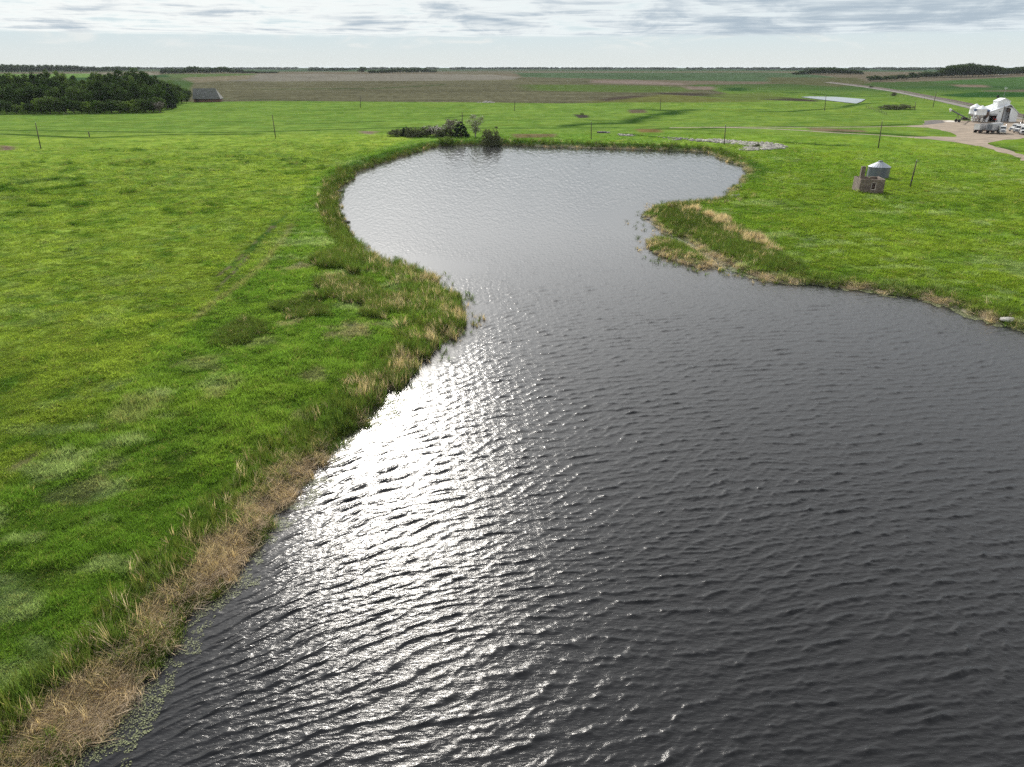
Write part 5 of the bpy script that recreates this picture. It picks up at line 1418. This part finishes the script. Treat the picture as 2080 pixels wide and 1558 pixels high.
treeline([(1768,152),(1778,151),(1790,152.5),(1802,151.5),(1817,151),(1826,149),(1842,150),(1852,145),(1866,145.5)], [(1768,165.5),(1866,160)], 10.5, 'tree in the straight row leading to the right grove', 'trees of the row leading to the right grove')
treeline([(1873,143),(1897,145),(1915,135),(1922,130),(1942,128),(1970,125.5),(1985,129),(2022,131.5),(2040,137),(2055,135),(2077,132),(2110,133)], [(1873,158.5),(2000,155.5),(2040,153),(2110,151.5)], 6.0, 'tree in the tall grove at the right horizon', 'trees of the tall grove at the right horizon', 1.0, 2)
x, y, z = pt(735, 148); plant('far0', x, y, z, h_for(x, y, z, 134.5), 18 * mpp(735, 148), 'tree', 'lone round tree between the two far rows', 'tree')
x, y, z = pt(941, 141.8); plant('far2', x, y, z, h_for(x, y, z, 135), 12 * mpp(941, 141.8), 'tree', 'lone dark tree on the horizon above the stone pile', 'tree')

def far_woods():
    protos = []
    for i in range(3):
        V, Lp, S, rn, C = crown_arrays('round', 12, 14, 300 + i, n_cl=26, per=16, leaf=2.2); protos.append((V, Lp, S, rn))
    pts = []; hs = []
    for base, lo, hi, dens in ((140.6, -40, 2120, .9), (141.6, 540, 1000, .5), (141.2, 1160, 1270, 1.0), (142.0, 1515, 1610, 1.1), (141.5, 1320, 1440, .8), (142.6, 1600, 1920, .7), (140.9, 280, 640, .7)):
        px = np.arange(lo, hi, 1.3); k = vnoise(px / 22.0, np.full(px.shape, base), 200) * .7 + vnoise(px / 5.0, np.full(px.shape, base), 201) * .3
        px = px[(k > .60 - .22 * dens) & (RNG.uniform(size=len(px)) < dens)]
        for p in px:
            x, y = at(p, base + RNG.uniform(-.12, .12)); pts.append((x, y)); hs.append(RNG.uniform(.6, 1.25))
    q = np.array(pts); n = len(q); h = np.array(hs); z = height(q[:, 0], q[:, 1], micro=False)
    col = np.array([.032, .056, .020])[None] * RNG.uniform(.7, 1.3, n)[:, None]
    m = leaf_mat('far_woods_leaf', True, var=.35, transl=.15)
    scatter('far_woods', protos, np.column_stack([q, z - .5]), np.column_stack([np.zeros((n, 2)), RNG.uniform(0, 6.28, n)]), np.stack([h * 1.6, h * 1.6, h], 1), RNG.integers(0, 3, n), col, m)
far_woods()

def shrub_at(key, px, by, top, wpx, name, label, cat='shrub', group=None):
    x, y, z = pt(px, by); return plant(key, x, y, z - .05, h_for(x, y, z, top), wpx * mpp(px, by), name, label, cat, group)
g = 'shrubs in the clump beyond the far shore'
shrub_at('shrub0', 808, 276.5, 260, 40, 'shrub', 'leftmost low dark shrub of the clump beyond the far shore', group=g)
shrub_at('spruce1', 826, 276.5, 247.5, 24, 'spruce', 'short dark spruce in the left part of the shrub clump')
shrub_at('shrub1', 845, 277.5, 251.5, 44, 'shrub', 'rounded grey green shrub right of the short spruce', group=g)
shrub_at('shrub2', 866, 277, 255, 38, 'shrub', 'low greener shrub in the middle of the clump', group=g)
shrub_at('twiggy', 886, 277.5, 254, 44, 'bare_shrub', 'low grey brown twiggy shrub in the middle of the clump')
shrub_at('shrub1', 901, 278, 254, 42, 'shrub', 'dark shrub left of the tall spruce', group=g)
shrub_at('twiggy', 917, 278, 240, 38, 'bare_tree', 'tall grey bare shrub leaning on the left of the tall spruce')
shrub_at('spruce0', 936, 278.5, 239.5, 36, 'spruce', 'tall dark spruce at the right end of the shrub clump')
shrub_at('silver', 966, 278, 231, 52, 'silver_tree', 'open silvery tree with forked trunk right of the spruce', 'tree')
shrub_at('shrub2', 999.5, 297.5, 256, 42, 'bush', 'dark bush leaning over the water on the far shore', 'bush')
shrub_at('greenbush', 906, 289, 276, 34, 'bush', 'bright green low bush on the bank left of the leaning bush', 'bush')
shrub_at('shrub0', 1807, 222.5, 211, 42, 'shrub', 'left half of the round grey shrub alone on the far pasture', group='lone shrubs on the far pasture')
shrub_at('shrub2', 1832, 222, 210, 42, 'shrub', 'right half of the round grey shrub alone on the far pasture', group='lone shrubs on the far pasture')
shrub_at('shrub1', 1770, 178, 172.8, 9, 'shrub', 'small dark bush at the railway bend')
shrub_at('shrub1', 1537, 300, 289, 14, 'shrub', 'small dark bush growing in the grey riprap')
shrub_at('greenbush', 1182, 233.5, 228, 8, 'shrub', 'small bush by the dark bare patch on the mid pasture')
shrub_at('shrub0', 1815, 195, 186, 12, 'shrub', 'small shrub beside the railway left of the posts')

# ---------------------------------------------------------------- SKY, SUN, AIR, CAMERA
world = bpy.data.worlds.new('World'); scene.world = world; world.use_nodes = True
nt = world.node_tree; nt.nodes.clear(); L = nt.links
wout = N(nt, 'ShaderNodeOutputWorld'); bg = N(nt, 'ShaderNodeBackground'); bg.inputs['Strength'].default_value = .079
sky = N(nt, 'ShaderNodeTexSky', sky_type='NISHITA'); sky.sun_disc = False
sky.sun_elevation = SUN_EL; sky.sun_rotation = SUN_AZ; sky.altitude = 300; sky.air_density = 1.0; sky.dust_density = 1.5; sky.ozone_density = 1.0
tc = N(nt, 'ShaderNodeTexCoord'); sx = N(nt, 'ShaderNodeSeparateXYZ'); L.new(tc.outputs['Generated'], sx.inputs[0])
def mth(op, a, b=None, c=None, clamp=False):
    m = N(nt, 'ShaderNodeMath', operation=op); m.use_clamp = clamp
    for i, v in enumerate((a, b, c)):
        if v is None: continue
        if isinstance(v, (int, float)): m.inputs[i].default_value = v
        else: L.new(v, m.inputs[i])
    return m.outputs[0]
def mrange(v, a, b, c=0, d=1, interp='SMOOTHSTEP'):
    m = N(nt, 'ShaderNodeMapRange', interpolation_type=interp)
    for k, q in (('From Min', a), ('From Max', b), ('To Min', c), ('To Max', d)): m.inputs[k].default_value = q
    L.new(v, m.inputs['Value']); return m.outputs[0]
def mixc(f, a, b):
    m = N(nt, 'ShaderNodeMix', data_type='RGBA')
    for i, v in ((0, f), (6, a), (7, b)):
        if isinstance(v, (int, float)): m.inputs[i].default_value = v
        elif isinstance(v, tuple): m.inputs[i].default_value = v
        else: L.new(v, m.inputs[i])
    return m.outputs[2]
zc = mth('MAXIMUM', sx.outputs['Z'], .012)
u = mth('DIVIDE', sx.outputs['X'], zc); v = mth('DIVIDE', sx.outputs['Y'], zc)
uv = N(nt, 'ShaderNodeCombineXYZ'); L.new(u, uv.inputs[0]); L.new(v, uv.inputs[1])
def wnoise(scale, detail, rough=.55, dist=0.0, rot=0, sc=(1, 1, 1), off=(0, 0, 0)):
    mp = N(nt, 'ShaderNodeMapping'); mp.inputs['Rotation'].default_value = (0, 0, rot); mp.inputs['Scale'].default_value = sc; mp.inputs['Location'].default_value = off
    L.new(uv.outputs[0], mp.inputs['Vector'])
    n = N(nt, 'ShaderNodeTexNoise'); n.inputs['Scale'].default_value = scale; n.inputs['Detail'].default_value = detail
    n.inputs['Roughness'].default_value = rough; n.inputs['Distortion'].default_value = dist
    L.new(mp.outputs[0], n.inputs['Vector']); return n.outputs['Fac']
rad = mth('SQRT', mth('ADD', mth('MULTIPLY', u, u), mth('MULTIPLY', v, v)))
big = wnoise(.16, 3, off=(3, 1, 0)); mid = wnoise(.55, 6, .6, .4, off=(1, 5, 0)); cells = wnoise(1.5, 5, .65, .5, rot=.5, sc=(.7, 1.3, 1))
edge = mth('ADD', rad, mth('MULTIPLY', mth('SUBTRACT', mid, .5), 9.0))
deck = mrange(edge, 29.5, 25.5)                                    # the far edge of the cloud deck
azr = mth('DIVIDE', u, mth('MAXIMUM', rad, .1))                    # -1 left .. 1 right
dv = N(nt, 'ShaderNodeMapping'); dv.inputs['Scale'].default_value = (11, 11, 52); L.new(tc.outputs['Generated'], dv.inputs['Vector'])
pn = N(nt, 'ShaderNodeTexNoise'); pn.inputs['Scale'].default_value = 1.0; pn.inputs['Detail'].default_value = 9; pn.inputs['Roughness'].default_value = .62; pn.inputs['Distortion'].default_value = .6
L.new(dv.outputs[0], pn.inputs['Vector']); puff = pn.outputs['Fac']
dens = mth('ADD', mth('ADD', mth('MULTIPLY', big, .30), mth('MULTIPLY', mid, .38)), mth('ADD', mth('MULTIPLY', cells, .17), mth('MULTIPLY', puff, .50)))
dens = mth('ADD', dens, mth('MULTIPLY', azr, .10))
cover = mth('MULTIPLY', mrange(dens, .50, .68), deck)
thick = mrange(dens, .59, .82)
wisp = mth('MULTIPLY', mth('MULTIPLY', mrange(puff, .50, .68), .55), mrange(sx.outputs['Z'], .012, .03))
CLOUD_LIT = (4.58, 4.66, 4.53, 1); CLOUD_GREY = (1.94, 2.33, 2.68, 1); CLOUD_WISP = (3.96, 3.96, 3.83, 1)
lit = mixc(mrange(azr, -.45, .55), CLOUD_LIT, (3.61, 3.92, 4.05, 1))
cl = mixc(thick, lit, CLOUD_GREY)
el = sx.outputs['Z']
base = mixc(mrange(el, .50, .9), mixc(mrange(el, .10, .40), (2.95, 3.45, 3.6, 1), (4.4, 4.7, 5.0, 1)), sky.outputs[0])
base = mixc(mrange(el, .0, .05), (3.3, 3.48, 3.4, 1), base)
base = mixc(wisp, base, CLOUD_WISP)
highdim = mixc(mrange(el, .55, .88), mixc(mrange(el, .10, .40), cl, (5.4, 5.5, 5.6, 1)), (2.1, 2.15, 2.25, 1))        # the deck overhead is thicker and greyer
col = mixc(cover, base, highdim)
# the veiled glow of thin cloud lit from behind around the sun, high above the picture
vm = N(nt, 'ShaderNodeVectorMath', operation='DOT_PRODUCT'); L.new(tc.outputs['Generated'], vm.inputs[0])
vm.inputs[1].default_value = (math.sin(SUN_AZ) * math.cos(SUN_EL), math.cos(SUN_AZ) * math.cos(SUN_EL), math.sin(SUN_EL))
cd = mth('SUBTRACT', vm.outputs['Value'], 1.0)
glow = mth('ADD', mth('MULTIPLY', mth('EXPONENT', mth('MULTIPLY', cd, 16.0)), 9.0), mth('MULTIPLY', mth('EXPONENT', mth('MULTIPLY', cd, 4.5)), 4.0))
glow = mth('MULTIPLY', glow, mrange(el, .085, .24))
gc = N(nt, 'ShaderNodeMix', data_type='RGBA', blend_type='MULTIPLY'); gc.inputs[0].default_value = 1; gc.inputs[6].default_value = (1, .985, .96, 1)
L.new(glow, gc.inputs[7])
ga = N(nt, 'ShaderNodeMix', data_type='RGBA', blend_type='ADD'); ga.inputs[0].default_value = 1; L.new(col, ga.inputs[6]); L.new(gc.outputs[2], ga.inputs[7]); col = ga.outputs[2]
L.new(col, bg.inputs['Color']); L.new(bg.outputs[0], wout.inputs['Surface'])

sl = bpy.data.lights.new('sun', 'SUN'); sl.energy = 2.0; sl.angle = R(.53); sl.color = (1, .95, .87)
so = bpy.data.objects.new('sun', sl); COL.objects.link(so)
sd_ = Vector((math.sin(SUN_AZ) * math.cos(SUN_EL), math.cos(SUN_AZ) * math.cos(SUN_EL), math.sin(SUN_EL)))
so.rotation_euler = sd_.to_track_quat('Z', 'Y').to_euler(); so.location = (0, 0, 60)

def make_haze():
    m = MB(); m.box((0, 14000, 18), (90000, 64000, 40))
    mat, nt2, out = new_mat('haze'); p = N(nt2, 'ShaderNodeVolumePrincipled')
    p.inputs['Color'].default_value = (.80, .88, .97, 1); p.inputs['Density'].default_value = HAZE; p.inputs['Anisotropy'].default_value = .1; mat.cycles.volume_sampling = 'DISTANCE'
    nt2.links.new(p.outputs[0], out.inputs['Volume'])
    o = m.build('haze', mat); tag(o, kind='stuff')
HAZE = 2.2e-5
if HAZE: make_haze()

cam = bpy.data.cameras.new('camera'); cam.sensor_fit = 'HORIZONTAL'; cam.sensor_width = 36; cam.lens = 36 * FPX / 2080
cam.clip_start = .5; cam.clip_end = 120000
co = bpy.data.objects.new('camera', cam); COL.objects.link(co); co.location = (0, 0, CAM_H); co.rotation_euler = (R(90) - PITCH, 0, 0)
scene.camera = co
scene.render.resolution_x, scene.render.resolution_y = 1024, 767
vs = scene.view_settings; vs.view_transform = 'Standard'; vs.look = 'None'; vs.gamma = 1; vs.exposure = 1.52
scene.cycles.max_bounces = 6; scene.cycles.diffuse_bounces = 2; scene.cycles.glossy_bounces = 2; scene.cycles.transmission_bounces = 3
scene.cycles.volume_bounces = 0; scene.cycles.transparent_max_bounces = 4
scene.cycles.use_denoising = False
scene.cycles.denoiser = 'OPENIMAGEDENOISE'; scene.cycles.denoising_input_passes = 'RGB_ALBEDO_NORMAL'; scene.cycles.denoising_prefilter = 'ACCURATE'
